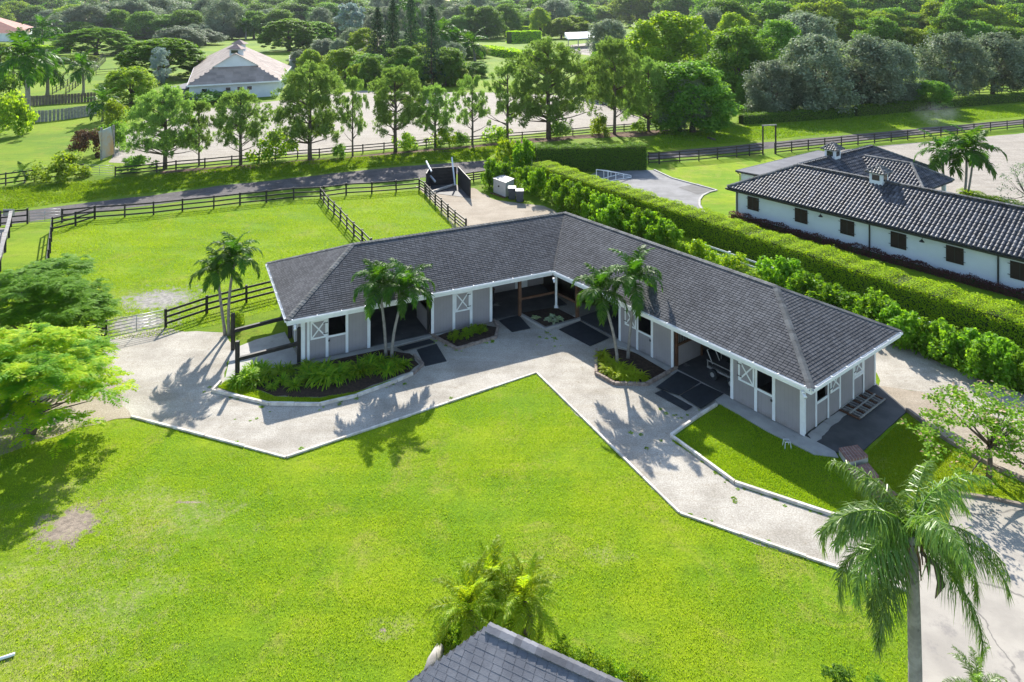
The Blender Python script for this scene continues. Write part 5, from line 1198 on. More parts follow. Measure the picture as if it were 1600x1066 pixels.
woods(340, 560, 28, 46, 2, 30, ['dark', 'dark', 'olive'], 'dark tree behind the bright dome tree', 'dark trees behind the bright dome', 4)
woods(430, 880, 28, 48, -4, 30, ['dark', 'olive', 'dark'], 'dense dark tree between conifers and pavilion', 'dense wood between conifers and pavilion', 5)
woods(505, 760, 22, 92, 52, 22, ['dark', 'lime', 'olive', 'dark'], 'bushy tree in the thicket round the conifers', 'thicket round the conifers', 8)
woods(0, 150, 26, 100, 74, 18, ['dark', 'lime'], 'low bushy tree by the far lane', 'low trees by the far lane', 5)
woods(130, 440, 30, 62, 24, 28, ['olive', 'dark', 'dark'], 'woodland edge tree behind the flat domed flame trees', 'woodland edge behind the flame trees', 4)
woods(500, 770, 24, 62, 14, 24, ['dark', 'olive', 'lime'], 'tree packed behind the rose roofed house', 'trees behind the rose roof', 4)
woods(555, 735, 20, 134, 92, 20, ['dark', 'lime', 'dark'], 'bushy dark tree along the far side of the sand arena', 'trees along the far side of the sand arena', 4)
woods(470, 560, 20, 112, 78, 18, ['olive', 'lime', 'dark'], 'small leafy tree between the beige barn and the conifers', 'small trees beside the beige barn', 4)
woods(560, 720, 24, 100, 58, 22, ['dark', 'lime', 'olive'], 'leafy tree around the feet of the tall conifers', 'trees around the tall conifers', 4)
woods(690, 870, 26, 52, 10, 26, ['dark', 'olive'], 'tree behind the far clipped hedges', 'trees behind the far hedges', 4)
woods(920, 1180, 26, 150, 96, 26, ['dark', 'lime', 'dark'], 'shaded tree filling the wood behind the pine row end', 'wood behind the end of the pine row', 6)
woods(1180, 1480, 30, 168, 112, 28, ['olive', 'dark', 'olive'], 'lower grey green tree along the long dark hedge', 'lower trees along the long hedge', 4)
woods(820, 1060, 26, 34, -22, 30, ['dark'], 'dark woodland tree at the skyline behind the pavilion', 'skyline trees behind the pavilion', 3)
woods(850, 940, 22, 60, 14, 22, ['lime', 'dark'], 'bright tall hedge tree beside the open pavilion', 'hedge trees by the pavilion', 2)

# ---- near trees: compound feathery leaves
def frond_tree(seed, nspray, mat, rx, h0, h1, spray=.85, low=-.15, flat=.4, trunks=((0, 0),), tr=.16, power=.8, shell=(.6, 1.0), nleaf=22, lw=.035, ll=.16, upb=2.2, layers=6):
    r_ = np.random.default_rng(seed); c = dome(nspray, r_, h0, h1, rx, shell, low, power, .25)
    tilt = r_.uniform(0, 6.28, layers); lz = np.linspace(h0, h1, layers); li = np.argmin(np.abs(c[:, 2:3] - lz[None]), 1)
    c[:, 2] = c[:, 2] * .35 + .65 * lz[li] + .1 * (c[:, 0] * np.cos(tilt[li]) + c[:, 1] * np.sin(tilt[li])) + r_.normal(size=len(c)) * .06
    gap = np.sin(c[:, 0] * 1.5 + li * 2.1) + np.sin(c[:, 1] * 1.7 + li * 1.3); c = c[gap > -.75]
    out = []
    for p in c:
        az = math.atan2(p[1], p[0]) + r_.normal() * .7
        for j in range(4):
            a2 = az + (j - 1.5) * .62 + r_.normal() * .2; dr = np.array([math.cos(a2), math.sin(a2), r_.uniform(-.22, .16)]); dr /= np.linalg.norm(dr); L_ = spray * r_.uniform(.6, 1.15)
            sd_ = np.cross(dr, [0, 0, 1]); sd_ /= np.linalg.norm(sd_); t_ = np.repeat(np.linspace(.12, 1, nleaf // 2), 2); sg = np.tile([1, -1], nleaf // 2)
            b = p + dr * (t_[:, None] * L_) + np.array([0, 0, -1]) * (t_[:, None] ** 2 * L_ * .22)
            l_ = ll * np.sin(np.clip(t_, .1, .95) * 2.9)[:, None] + .04
            tipd = sd_ * sg[:, None] + dr * .35 + np.array([0, 0, -.18]) + r_.normal(size=(len(t_), 3)) * .12
            tip = b + tipd * l_; w_ = dr * lw * r_.uniform(.8, 1.4, (len(t_), 1)); md = (b + tip) * .5
            out.append(np.stack([b, md + w_, tip, md - w_], 1))
    V = np.concatenate(out)
    mb = MB(); 
    for (tx, ty) in trunks:
        f_ = np.array([tx * .5, ty * .5, h0 * .75]); mb.tube([(tx * .1, ty * .1, -.1), (tx * .3, ty * .3, h0 * .35), tuple(f_)], [tr * 1.2, tr, tr * .8], 8)
        for q in c[r_.choice(len(c), 9, replace=False)] * np.array([.8, .8, .9]):
            m1 = f_ + (q - f_) * .5 + r_.normal(size=3) * .12; mb.tube([tuple(f_), tuple(m1), tuple(q)], [tr * .5, tr * .28, .015], 5)
    return quads('feathery_crown', V, mat), mb
def near_tree(name, loc, cm, mb, label, cat='tree', rot=0.0):
    o = thing(name, loc, label, cat); o.rotation_euler = (0, 0, rot)
    link('crown', cm, None, o); tm_ = mb.mesh('trunk', smooth=True); link('trunk', tm_, M['trunk'], o); return o
cm, mb = frond_tree(91, 900, L['umbrella'], 3.7, 1.2, 4.8, .7, low=-.4, shell=(.5, 1.0), nleaf=18, ll=.2, lw=.05, layers=9)
near_tree('flame_tree', sv(50, 556), cm, mb, 'bright green flame tree in front of the paddock fence')
cm, mb = frond_tree(92, 600, L['yellow'], 3.5, 1.3, 4.6, .7, low=-.25, shell=(.4, 1.0), trunks=((.9, .3), (-.5, .4), (.2, -.5)), nleaf=18, ll=.18, lw=.045, tr=.12)
near_tree('flame_tree', sv(45, 682), cm, mb, 'yellow green flame tree with slanting trunks at the lawn corner', rot=.4)
# pink tipped small tree
r_ = np.random.default_rng(95); c = dome(150, r_, .9, 3.4, 2.9, (.35, 1.0), -.35, .85, .3); c[:, 2] = .5 * c[:, 2] + .5 * np.round(c[:, 2] / .55) * .55; P, d = clumps(c, .34, 30, r_, .35)
V = leaves(P, .16, .1, 1.2, d * .3, 0, r_); Pk, _ = clumps(c + np.array([0, 0, .1]), .4, 3, r_, .4); VK = leaves(Pk, .13, .1, 1.0, None, 0, r_); mbt = MB(); mbt.tube([(0, 0, -.1), (.05, 0, .7), (.1, .1, 1.3)], [.13, .1, .09], 8)
for q in c[:14] * .85: mbt.tube([(.1, .1, 1.3), tuple(q * .5 + np.array([.05, .05, .6])), tuple(q)], [.07, .04, .012], 5)
ft = near_tree('flowering_tree', sv(1545, 748), quads('flowering_crown', V, L['blossom']), mbt, 'small spreading tree with pink tipped leaves beside the dark edging')
bl = link('blossom', quads('pink_blossom', VK, L['pinktip']), None, ft); bl['kind'] = 'stuff'
# thin bare tree by the dressage arena
r_ = np.random.default_rng(96); c = dome(90, r_, 1.6, 5.6, 2.6, (.3, 1), -.3, .9, .2); P, d = clumps(c, .4, 10, r_, .7); V = leaves(P, .2, .09, .3, None, .3, r_)
mbt = MB(); mbt.tube([(0, 0, 0), (.1, 0, 1.5), (0, .1, 2.5)], [.1, .08, .06], 7)
for q in c[:26]: mbt.tube([(0, .1, 2.2), tuple(q * .55 + np.array([0, 0, .8])), tuple(q)], [.04, .02, .008], 4)
near_tree('sparse_tree', sv(1606, 345), quads('sparse_crown', V, L['olive']), mbt, 'thin grey half bare tree at the edge of the pale dressage arena')

# ---------------------------------------------------------------- palms
def frond_mesh(name, ln, el0, bend, nleaf, ll, lw, mat, seed, keel=.5, hang=.0, mess=.12, curve=2.0, petiole=.16, nseg=2):
    r_ = np.random.default_rng(seed); K_ = 16; pts = [np.zeros(3)]; ang = el0
    dirs = []
    for k in range(K_):
        a_ = el0 - bend * ((k + 1) / K_) ** curve ; dv = np.array([math.cos(a_), 0, math.sin(a_)]); dirs.append(dv); pts.append(pts[-1] + dv * ln / K_)
    pts = np.array(pts); dirs.append(dirs[-1]); dirs = np.array(dirs); V = []
    for k in range(nleaf):
        t_ = petiole + (1 - petiole) * (k + .5) / nleaf; f_ = t_ * K_; i = min(int(f_), K_ - 1); p = pts[i] + (pts[i + 1] - pts[i]) * (f_ - i); dv = dirs[i]
        nrm = np.array([-dv[2], 0, dv[0]])
        l_ = ll * (math.sin(min(1, .18 + t_ * .95) * math.pi * .93) ** .7 * .9 + .14)
        for sg in (1, -1):
            sdv = np.array([0, sg, 0.0]); d = sdv * .9 + dv * (.45 + .5 * t_) + nrm * keel * r_.uniform(.4, 1.3) + np.array([0, 0, -hang]) * r_.uniform(.5, 1.4) + r_.normal(size=3) * mess
            d /= np.linalg.norm(d); w_ = np.cross(d, nrm + r_.normal(size=3) * .3); w_ /= np.linalg.norm(w_) + 1e-9; w_ = w_ * lw
            m_ = p + d * l_ * .5 + np.array([0, 0, -hang * l_ * .05]); tip = p + d * l_ * .92 + np.array([0, 0, -(hang * .45 + .14) * l_])
            V += [p - w_ * .35, m_ - w_ * .6, m_ + w_ * .6, p + w_ * .35, m_ - w_ * .6, tip, tip, m_ + w_ * .6]
    # rachis as slim strip
    for k in range(K_):
        w_ = .022 * ln / 2 * (1 - .8 * k / K_)
        a, b = pts[k], pts[k + 1]
        V += [a + np.array([0, w_, 0]), a - np.array([0, w_, 0]), b - np.array([0, w_ * .9, 0]), b + np.array([0, w_ * .9, 0])]
        n0 = np.array([-dirs[k][2], 0, dirs[k][0]]) * w_
        V += [a + n0, a - n0, b - n0 * .9, b + n0 * .9]
    return quads(name, np.array(V), mat)
def palm(name, base, crown, trunk_r, fset, nf, label, group=None, seed=0, bow=.15, ring_rot=0.0, shaft=None, cat='palm', fscale=1.0, sky=75, lowest=-25, tm='palmtrunk', clear=False):
    r_ = np.random.default_rng(seed); b = Vector(base); c = Vector(crown)
    t_ = thing(name, b, label, cat, group)
    rel = c - b; side = Vector((rel.x, rel.y, 0)); pts = []
    for k in range(7):
        u = k / 6; pts.append(Vector((rel.x * u ** 1.5, rel.y * u ** 1.5, rel.z * u - (.1 if k == 0 else 0))) + Vector((bow, 0, 0)) * math.sin(u * math.pi))
    mb = MB().tube([tuple(p) for p in pts], [trunk_r * (1.35 if k == 0 else 1.05 - .25 * k / 6) for k in range(7)], 10)
    link('trunk', mb.mesh('trunk', smooth=True), M[tm], t_)
    if shaft:
        sm = MB().tube([tuple(rel - Vector((0, 0, shaft))), tuple(rel - Vector((0, 0, shaft * .4))), tuple(rel + Vector((0, 0, .1)))], [trunk_r * 1.0, trunk_r * 1.1, trunk_r * .5], 9); link('crownshaft', sm.mesh('crownshaft', smooth=True), M['shaft'], t_)
    for i in range(nf):
        age = (i + .5) / nf; me = fset[min(int(age * len(fset)), len(fset) - 1)]
        o = link('frond', me, None, t_); o.location = rel + Vector((0, 0, .06 - .12 * age)); s = fscale * r_.uniform(.85, 1.1)
        az = (ring_rot + i * 2.39996 + r_.normal() * .12) % 6.28319
        if clear and age > .3 and abs(az - 4.712) < .95: az = 4.712 + (.95 + abs(r_.normal()) * .25) * (1 if az > 4.712 else -1)
        o.rotation_euler = (r_.normal() * .12, r_.normal() * .1, az); o.scale = (s, s, s)
    return t_
M['shaft'] = surf('green_crownshaft', (0.12, 0.17, 0.06), (0.09, 0.13, 0.045), 3, 0.5, 0.4, 0.1)
def fset(name, ln, mat, seed, ll, lw, nleaf, els, keel=.5, hang=0.0, mess=.12, curve=1.6, petiole=.14):
    return [frond_mesh(name, ln, R(e), R(bd), nleaf, ll, lw, mat, seed + k, keel, hang, mess, curve, petiole) for k, (e, bd) in enumerate(els)]
adon = fset('adonidia_frond', 2.0, L['palm'], 100, .56, .05, 40, ((80, 75), (64, 115), (48, 130), (30, 130), (8, 100)), keel=.35, hang=.3, petiole=.1)
def px_palm(bx, by, cx, cyy, label, group, seed, nf=16, r_=.085, dd=0.0, **kw):
    b = sv(bx, by); d = b.y + dd; c = Vector(((cx - 800) * d / F_PX, d, upz(cx, cyy, d)))
    return palm('palm_tree', b, c, r_, adon, nf, label, group, seed, shaft=.5, **kw)
G2 = 'arching palms around the stable yard'
px_palm(352, 524, 340, 424, 'shorter grey trunked palm in front of the black paddock fence', G2, 1, bow=-.1, fscale=.95)
px_palm(358, 524, 368, 402, 'taller grey trunked palm in front of the black paddock fence', G2, 2, bow=-.12, fscale=.95)
px_palm(603, 558, 592, 446, 'straight trunked palm before the dark breezeway of the barn', G2, 3, nf=17, bow=.02)
px_palm(612, 560, 634, 452, 'bent trunked palm before the dark breezeway of the barn', G2, 4, nf=17, bow=-.05)
px_palm(965, 573, 938, 456, 'leaning palm with a pale trunk in the lime fern bed', G2, 5, nf=16, bow=.05)
px_palm(981, 561, 992, 437, 'taller dark trunked palm in the lime fern bed', G2, 6, nf=18, bow=.05, fscale=1.08)
# queen palm close to the camera
queen = fset('queen_frond', 3.1, L['queen'], 120, .72, .026, 120, ((76, 95), (58, 120), (38, 130), (14, 108), (-12, 74)), keel=.12, hang=.8, mess=.4, curve=1.15, petiole=.12)
d = 17.2; b = Vector(((1430 - 800) * d / F_PX, d, 0)); c = Vector(((1424 - 800) * d / F_PX, d, upz(0, 838, d)))
q = palm('queen_palm', b, c, .17, queen, 22, 'tall queen palm with a grey trunk and drooping plumes beside the driveway', None, 7, bow=.03, fscale=.86, clear=True)
r_ = np.random.default_rng(8)
for k in range(7):
    a_ = k * .9 + .3; mb = MB().tube([(0, 0, 0), (math.cos(a_) * .18, math.sin(a_) * .18, .12), (math.cos(a_) * .3, math.sin(a_) * .3, -.1), (math.cos(a_) * .36, math.sin(a_) * .36, -.55)], [.05, .045, .03, .015], 5)
    o = link('leaf_base', mb.mesh('leaf_base', smooth=True), M['brownwood'], q); o.location = (c - b) - Vector((0, 0, .25))
mb = MB().tube([(.15, -.1, -.1), (.45, -.25, -.3), (.55, -.3, -.75), (.42, -.28, -1.1)], [.03, .07, .09, .01], 7); o = link('spathe', mb.mesh('spathe', smooth=True), M['privacy'], q); o.location = (c - b) - Vector((0, 0, .2))
# date palms at the bottom
dat = fset('date_frond', 1.75, L['datepalm'], 140, .36, .026, 60, ((80, 55), (60, 85), (40, 95), (20, 90), (-5, 70)), keel=.3, hang=.15, mess=.15)
def dpalm(cx, cyy, d, z0, label, seed, nf=26, sc=1.0):
    c = Vector(((cx - 800) * d / F_PX, d, upz(cx, cyy, d))); b = Vector((c.x + .1, c.y + .1, 0))
    return palm('date_palm', b, c, .1, dat, nf, label, 'pygmy date palms by the house roof', seed, fscale=sc, tm='trunk')
dpalm(733, 955, 21.0, 0, 'yellow green date palm nearest the pale log border', 11, 30, .84)
dpalm(768, 918, 22.2, 0, 'yellowest date palm at the back of the bottom clump', 12, 30, .82)
dpalm(818, 940, 21.4, 0, 'darker date palm with a visible trunk above the roof edge', 13, 30, .84)
dat_dark = fset('dark_date_frond', 1.5, L['queen'], 190, .3, .02, 50, ((80, 55), (60, 85), (40, 95), (20, 90), (-5, 70)), keel=.3, hang=.15, mess=.15)
dk_ = dat; dat = dat_dark
dpalm(1532, 1082, 18.5, 0, 'small dark palm at the bottom edge on the driveway side', 14, 16, .72)
dat = dk_
# far palms
far_fr = fset('far_palm_frond', 2.6, L['palm'], 160, .8, .1, 24, ((75, 60), (50, 95), (30, 110), (8, 100), (-15, 70)), keel=.3, hang=.3)
def fpalm(name, bx, by, cx, cyy, spread, label, nf=16, seed=0, r_=.16):
    b = sv(bx, by); c = Vector(((cx - 800) * b.y / F_PX, b.y, upz(cx, cyy, b.y)))
    return palm(name, b, c, r_ * spread * b.y / F_PX / 2.1, far_fr, nf, label, None, seed, fscale=spread * b.y / F_PX / 2.1)
fpalm('coconut_palm', 43, 182, 40, 92, 48, 'tall coconut palm standing over the brown privacy wall', 20, 21)
fpalm('coconut_palm', 74, 150, 72, 105, 34, 'smaller coconut palm beyond the tall one', 16, 22)
fpalm('palm_tree', 130, 148, 128, 106, 26, 'small palm beside the far lane fence', 16, 23)
fpalm('palm_tree', 160, 190, 160, 160, 26, 'dark fan like palm beside the grey plank wall', 16, 24)
fpalm('palm_tree', 20, 152, 20, 112, 32, 'palm leaning in at the frame edge beside the coconut palm', 14, 25)
fpalm('palm_tree', 384, 62, 384, 40, 16, 'far small palm before the long low building', 14, 26)
fpalm('palm_tree', 66, 80, 66, 46, 26, 'far palm in front of the terracotta house', 16, 27)
fpalm('palm_tree', 55, 44, 55, 25, 20, 'far palm above the terracotta house', 14, 28)
fpalm('palm_tree', 418, 62, 418, 42, 14, 'tiny palm beside the grey roofed house', 12, 29)
fpalm('palm_tree', 690, 95, 690, 52, 30, 'palm with lime fronds next to the isolated conifer', 14, 30)
fpalm('palm_tree', 742, 96, 738, 70, 26, 'palm by the bright grass strip, its fronds pale', 14, 31)
fpalm('palm_tree', 712, 92, 708, 66, 24, 'palm with yellow lower fronds between conifer and hedges', 14, 32)
fpalm('palm_tree', 636, 75, 636, 8, 28, 'very tall dark palm among the conifers', 14, 33)
fpalm('foxtail_palm', 1473, 309, 1470, 238, 37, 'slim trunked foxtail palm in front of the dressage arena', 13, 34, .1)
fpalm('foxtail_palm', 1506, 313, 1510, 240, 42, 'double trunked foxtail palm in front of the dressage arena', 15, 35, .1)
fpalm('foxtail_palm', 1511, 314, 1522, 234, 38, 'second trunk of the foxtail pair by the small hedge', 12, 36, .09)
fpalm('young_palm', 38, 286, 36, 268, 16, 'single young palm behind the far verge fence', 8, 37)

# ---------------------------------------------------------------- shrubs, hedges, bed plants
def shrub_proto(seed, mat, k=26, each=60, leaf=.17, flat=.8, up=.6, stems=True):
    r_ = np.random.default_rng(seed); c = dome(k, r_, .12, 1.0, .85, (.35, 1.15), -.5, .9, .42); c[:, 2] *= 1.0; P, d = clumps(c, r_.uniform(.18, .36, k), each, r_, flat)
    return quads('shrub_leaves', leaves(P, leaf, leaf * .6, up, d * .6, 0, r_), mat)
SH = {k: [shrub_proto(200 + i * 7 + j, L[m], kk, ee, lf) for j in range(2)] for i, (k, m, kk, ee, lf) in enumerate((('clusia', 'clusia', 40, 60, .16), ('green', 'fern', 30, 50, .15), ('dark', 'dark', 30, 50, .16), ('red', 'redbush', 26, 50, .16), ('yellow', 'lime', 34, 55, .15)))}
def shrub(kind, loc, rad, h, label, group=None, name='shrub', cat='shrub'):
    o = link(name, random.choice(SH[kind])); o.location = loc; o.scale = (rad, rad, h); o.rotation_euler = (0, 0, random.uniform(0, 6.28)); return tag(o, label, cat, group)
def shrub_px(kind, px, py, hw, hpx, label, group=None):
    p = sv(px, py); return shrub(kind, p, hw * p.y / F_PX, hpx * p.y / F_PX, label, group)
# shrubs in front of the clipped hedge
for k, (px, py) in enumerate(((762, 292), (785, 292), (812, 298), (838, 308), (862, 318), (884, 330), (905, 341), (930, 356), (952, 366))):
    p = sv(px + 6, py); shrub('clusia', p, 1.45 + random.uniform(-.2, .2), 2.5 + random.uniform(-.3, .5), 'glossy bright shrub between the storage box and the barn ridge', 'glossy shrubs behind the sand yard')
for k in range(34):
    u = k / 33; a = Vector((5.7, 68.0, 0)).lerp(Vector((26.2, 37.2, 0)), u); q = a - Vector((nr.x, nr.y, 0)) * (1.1 + .5 * (k % 2))
    low_ = .38 < u < .66
    shrub('clusia' if not low_ else 'green', q + Vector((random.uniform(-.3, .3), random.uniform(-.3, .3), 0)), (1.3 if not low_ else .85) + random.uniform(-.2, .35), (1.85 if not low_ else 1.1) + random.uniform(-.4, .5),
          'low leafy shrub below the white rail fence' if low_ else ('tall glossy shrub between barn roof and clipped hedge, before the asphalt yard' if u < .4 else 'glossy lime shrub between the gravel lane and the clipped hedge'), 'low shrubs below the white rail' if low_ else ('glossy shrubs behind the barn ridge' if u < .4 else 'glossy shrubs by the gravel lane'))
for k, (px, py) in enumerate(((1530, 590), (1568, 600), (1605, 612), (1640, 622))):
    shrub('clusia', sv(px, py), .95, 1.7 + random.uniform(-.2, .3), 'rounded lime shrub spilling over the gravel lane', 'lime shrubs at the gravel lane edge')
# bushes under the pines
for (k, px, py, hw, hp, lab) in (('green', 635, 236, 20, 26, 'rounded leafy bush under the round topped pine'), ('dark', 530, 247, 14, 20, 'dark little bush beside the slender pine'), ('green', 695, 230, 22, 28, 'pale leafy bush beside the short pine'),
    ('dark', 720, 228, 14, 20, 'small dark bush by the open crowned pine'), ('green', 774, 222, 22, 24, 'spreading bush beneath the hidden pine'), ('dark', 872, 216, 20, 26, 'dark shrub at the foot of the widest pine'),
    ('yellow', 938, 212, 18, 28, 'yellow green bush on the arena fence line'), ('green', 998, 206, 12, 16, 'bush below the yellowish pine'), ('green', 430, 252, 34, 44, 'big leafy bush left of the tallest pine'), ('dark', 215, 268, 26, 22, 'low bush at the foot of the broad leaning pine'),
    ('yellow', 102, 282, 36, 36, 'large round yellow green bush behind the verge fence'), ('red', 140, 245, 22, 40, 'rusty brown bush beside the painted screen'), ('red', 130, 228, 16, 24, 'second rusty bush near the grey plank wall'), ('dark', 182, 235, 22, 42, 'dark shrub behind the painted screen'),
    ('yellow', 15, 212, 38, 60, 'yellow green bushy tree cut by the frame edge'), ('yellow', 178, 196, 22, 34, 'yellow green shrub beside the dark palm'), ('dark', 2, 160, 24, 44, 'dark shrub at the frame edge behind the privacy wall'),
    ('dark', 1045, 208, 34, 34, 'grey dark bush at the foot of the feathery tree'), ('green', 372, 512, 16, 22, 'yellow flowering shrub beside the black rack post'), ('green', 790, 262, 22, 44, 'wild bush at the far end of the clipped hedge'),
    ('clusia', 815, 268, 24, 48, 'wild bright bush where the two hedges meet'), ('dark', 1310, 1075, 24, 30, 'dark glossy shrub at the bottom edge of the lawn'), ('dark', 1372, 1082, 14, 20, 'small dark shrub beside the palm trunk'), ('dark', 335, 160, 40, 16, 'dark climbing shrub on the white barn wall'),
    ('dark', 300, 158, 16, 10, 'low dark plant at the corner of the beige barn'), ('yellow', 1210, 603, 1, 1, 'x')):
    if lab != 'x': shrub_px(k, px, py, hw, hp, lab)
for k in range(9):
    p = sv(880 + k * 22, 1035 + k * 9); shrub('yellow' if k % 2 else 'green', p, .4, .5, 'flowering yellow green ground shrub along the house roof edge', 'ground shrubs along the house roof')
for k in range(6):
    p = sv(690 + random.uniform(-14, 60), 1005 - k * 2 + random.uniform(-6, 6)); shrub('green', p, .35, .4, 'low plant in the bed beneath the date palms', 'low plants under the date palms')
# clipped hedges: leaf shell on a box
def hedge(a, b, wd, h, mat, label, n, leaf=.12, wob=.11, name='hedge', z0=0.0, side=1):
    a = Vector(a); b = Vector(b); a.z = b.z = 0; d = (b - a); ln = d.length; s = d / ln; t_ = Vector((-s.y, s.x, 0)) * side; r_ = np.random.default_rng(n)
    A = np.array([(1.0, 0, 0)]); per = 2 * h + wd; m = n
    u = r_.uniform(0, ln, m); q = r_.uniform(0, per, m); y = np.where(q < h, 0, np.where(q < h + wd, q - h, wd)); z = np.where(q < h, q, np.where(q < h + wd, h, per - q))
    wb_ = wob * (np.sin(u * 1.7) + np.sin(u * 3.9 + 1) + np.sin(u * .6) * .9) / 1.5
    z = z + np.where(z > h * .9, wb_, 0); nx = np.where(q < h, -1, np.where(q < h + wd, 0, 1)); nz = np.where((q >= h) & (q < h + wd), 1.0, 0)
    o_ = np.stack([u, y, z], 1) + r_.normal(size=(m, 3)) * np.array([.05, .06, .05]); s_ = np.array(s); tt = np.array(t_)
    P = np.array(a) + o_[:, :1] * s_ + o_[:, 1:2] * tt + o_[:, 2:3] * np.array([0, 0, 1.]); nn = tt * nx[:, None] + np.array([0, 0, 1.]) * nz[:, None]
    V = leaves(P, leaf, leaf * .6, .35, nn * 1.0, 0, r_)
    tp = thing(name, a, label, 'hedge')
    o = link('foliage', quads('hedge_foliage', V.reshape(-1, 3) - np.array(a), L[mat]), None, tp)
    core = MB().hexa([a + s * .1 + t_ * .14, b - s * .1 + t_ * .14, b - s * .1 + t_ * (wd - .14), a + s * .1 + t_ * (wd - .14)] + [x + Vector((0, 0, h - .16)) for x in (a + s * .1 + t_ * .14, b - s * .1 + t_ * .14, b - s * .1 + t_ * (wd - .14), a + s * .1 + t_ * (wd - .14))])
    part('branches', core, M['hedgecore'], tp)
    return tp
M['hedgecore'] = surf('hedge_branches', (0.06, 0.085, 0.02), (0.04, 0.055, 0.015), 4, 0.95, 0.1, 0.9, 20, True)
ha, hb_ = sv(871, 270, 1.8), sv(1600, 508, 1.8); hd = (Vector((hb_.x, hb_.y)) - Vector((ha.x, ha.y))).normalized()
hA = Vector((ha.x, ha.y, 0)) - Vector((hd.x, hd.y, 0)) * 4.5; hB = Vector((hb_.x, hb_.y, 0)) + Vector((hd.x, hd.y, 0)) * 7
hedge(hA, hB, 2.2, 1.9, 'hedge', 'long clipped ficus hedge between the grey barn and the white stable', 125000, .105)
h1, h2 = sv(838, 271), sv(1012, 266)
hedge(h1, h2, 1.6, 2.9, 'hedgedark', 'tall square clipped hedge block behind the white ramp frame', 30000, .13, side=1)
h1, h2 = sv(1162, 195), sv(1335, 184); hedge(h1, h2, 1.6, 1.5, 'hedgedark', 'dark low hedge in tree shade by the mown verge', 12000, .2, side=1)
h1, h2 = sv(1340, 182), sv(1660, 154); hedge(h1, h2, 1.6, 1.7, 'hedgedark', 'long dark hedge in front of the shady paddock', 16000, .22, side=1)
h1, h2 = sv(1496, 312), sv(1640, 348); hedge(h1, h2, .9, .95, 'hedge', 'small clipped yellow green hedge at the dressage arena', 9000, .11, side=1)
bq = Vector(FW(.6, -.55, 0)); bq2 = Vector(FW(30, -.55, 0))
hedge(bq, bq2, .6, .5, 'copper', 'low copper leaved border along the white stable wall', 15000, .13, wob=.12, side=1)
for (x0, y0, x1, y1, h, lab) in ((752, 56, 850, 52, 5.0, 'far clipped hedge row beside the tiny red roofed house'), (800, 68, 846, 66, 6.0, 'far dark hedge in front of the pavilion'), (752, 84, 840, 100, 3.0, 'far bright hedge row slanting along the bright strip'), (345, 58, 400, 57, 6.0, 'far hedge before the long low building'), (0, 84, 100, 84, 3.0, 'far dark hedge below the terracotta house')):
    hedge(sv(x0, y0), sv(x1, y1), 5, h, 'hedge', lab, 5000, .8, wob=.3)
# ferns in the beds
def fern_mesh(seed, n, ln, mat, w_=.035, up=55):
    r_ = np.random.default_rng(seed); V = []
    for k in range(n):
        az = r_.uniform(0, 6.283); e = R(r_.uniform(up - 30, up + 28)); l_ = ln * r_.uniform(.6, 1.15); d0 = np.array([math.cos(az), math.sin(az), 0]); sd_ = np.array([-d0[1], d0[0], 0]); p = d0 * r_.uniform(0, .1); q0 = p; a_ = e
        for j in range(4):
            q1 = q0 + (d0 * math.cos(a_) + np.array([0, 0, 1]) * math.sin(a_)) * l_ / 4; w0, w1 = w_ * (1, 1.2, 1, .6)[j], w_ * (1.2, 1, .6, .05)[j]
            V += [q0 - sd_ * w0, q0 + sd_ * w0, q1 + sd_ * w1, q1 - sd_ * w1]; q0 = q1; a_ -= R(r_.uniform(18, 36))
    return quads('fern_fronds', np.array(V), mat)
FN = [fern_mesh(300 + k, 90, .95, L['fern'], .042) for k in range(3)]; FL_ = [fern_mesh(310 + k, 100, .78, L['limefern'], .042) for k in range(2)]
def fern(px, py, sc, pool, label, group):
    o = link('fern', random.choice(pool)); o.location = sv(px, py, .03); o.scale = (sc, sc, sc * random.uniform(.85, 1.1)); o.rotation_euler = (0, 0, random.uniform(0, 6.28)); return tag(o, label, 'fern', group)
for (px, py, sc) in ((385, 594, 1.1), (400, 598, 1.0), (372, 600, .9), (418, 590, 1.0), (410, 582, .9), (436, 584, .8), (395, 582, .9), (426, 606, .5), (441, 598, .7), (450, 582, .7)):
    fern(px, py, sc, FN, 'sword fern clump beneath the black hitching rack', 'ferns at the wash rack end of the bed')
for (px, py, sc) in ((480, 585, 1.0), (495, 592, 1.2), (512, 596, 1.2), (528, 590, 1.2), (508, 583, 1.0), (545, 588, .9), (560, 584, 1.1), (575, 578, 1.0), (590, 578, .8), (460, 605, .7), (470, 596, .7), (535, 578, .8), (480, 575, .7)):
    fern(px, py, sc, FN, 'sword fern clump in the mulch bed below the crossed door', 'ferns in the middle of the mulch bed')
for (px, py, sc) in ((605, 582, .9), (618, 578, .8), (630, 572, .7), (596, 568, .7), (615, 566, .6), (580, 566, .7)):
    fern(px, py, sc, FN, 'sword fern clump around the twin palm trunks', 'ferns at the twin palms')
for (px, py, sc) in ((947, 570, .9), (950, 582, .9), (962, 588, 1.0), (976, 592, .95), (990, 592, .9), (1002, 592, .8), (958, 574, .9), (942, 560, .8), (970, 580, .9), (984, 582, .8)):
    fern(px, py, sc, FL_, 'bright lime fern clump in the edged palm bed', 'lime ferns in the palm bed')
for k, (px, py) in enumerate(((712, 532), (728, 527), (742, 522), (752, 521))): shrub('green' if k else 'yellow', sv(px, py, .02), .38, .5, 'small green shrub in the brick edged bed under the dutch door', 'small shrubs in the brick bed')
CM = fern_mesh(330, 16, .3, L['caladium'], .07, 45)
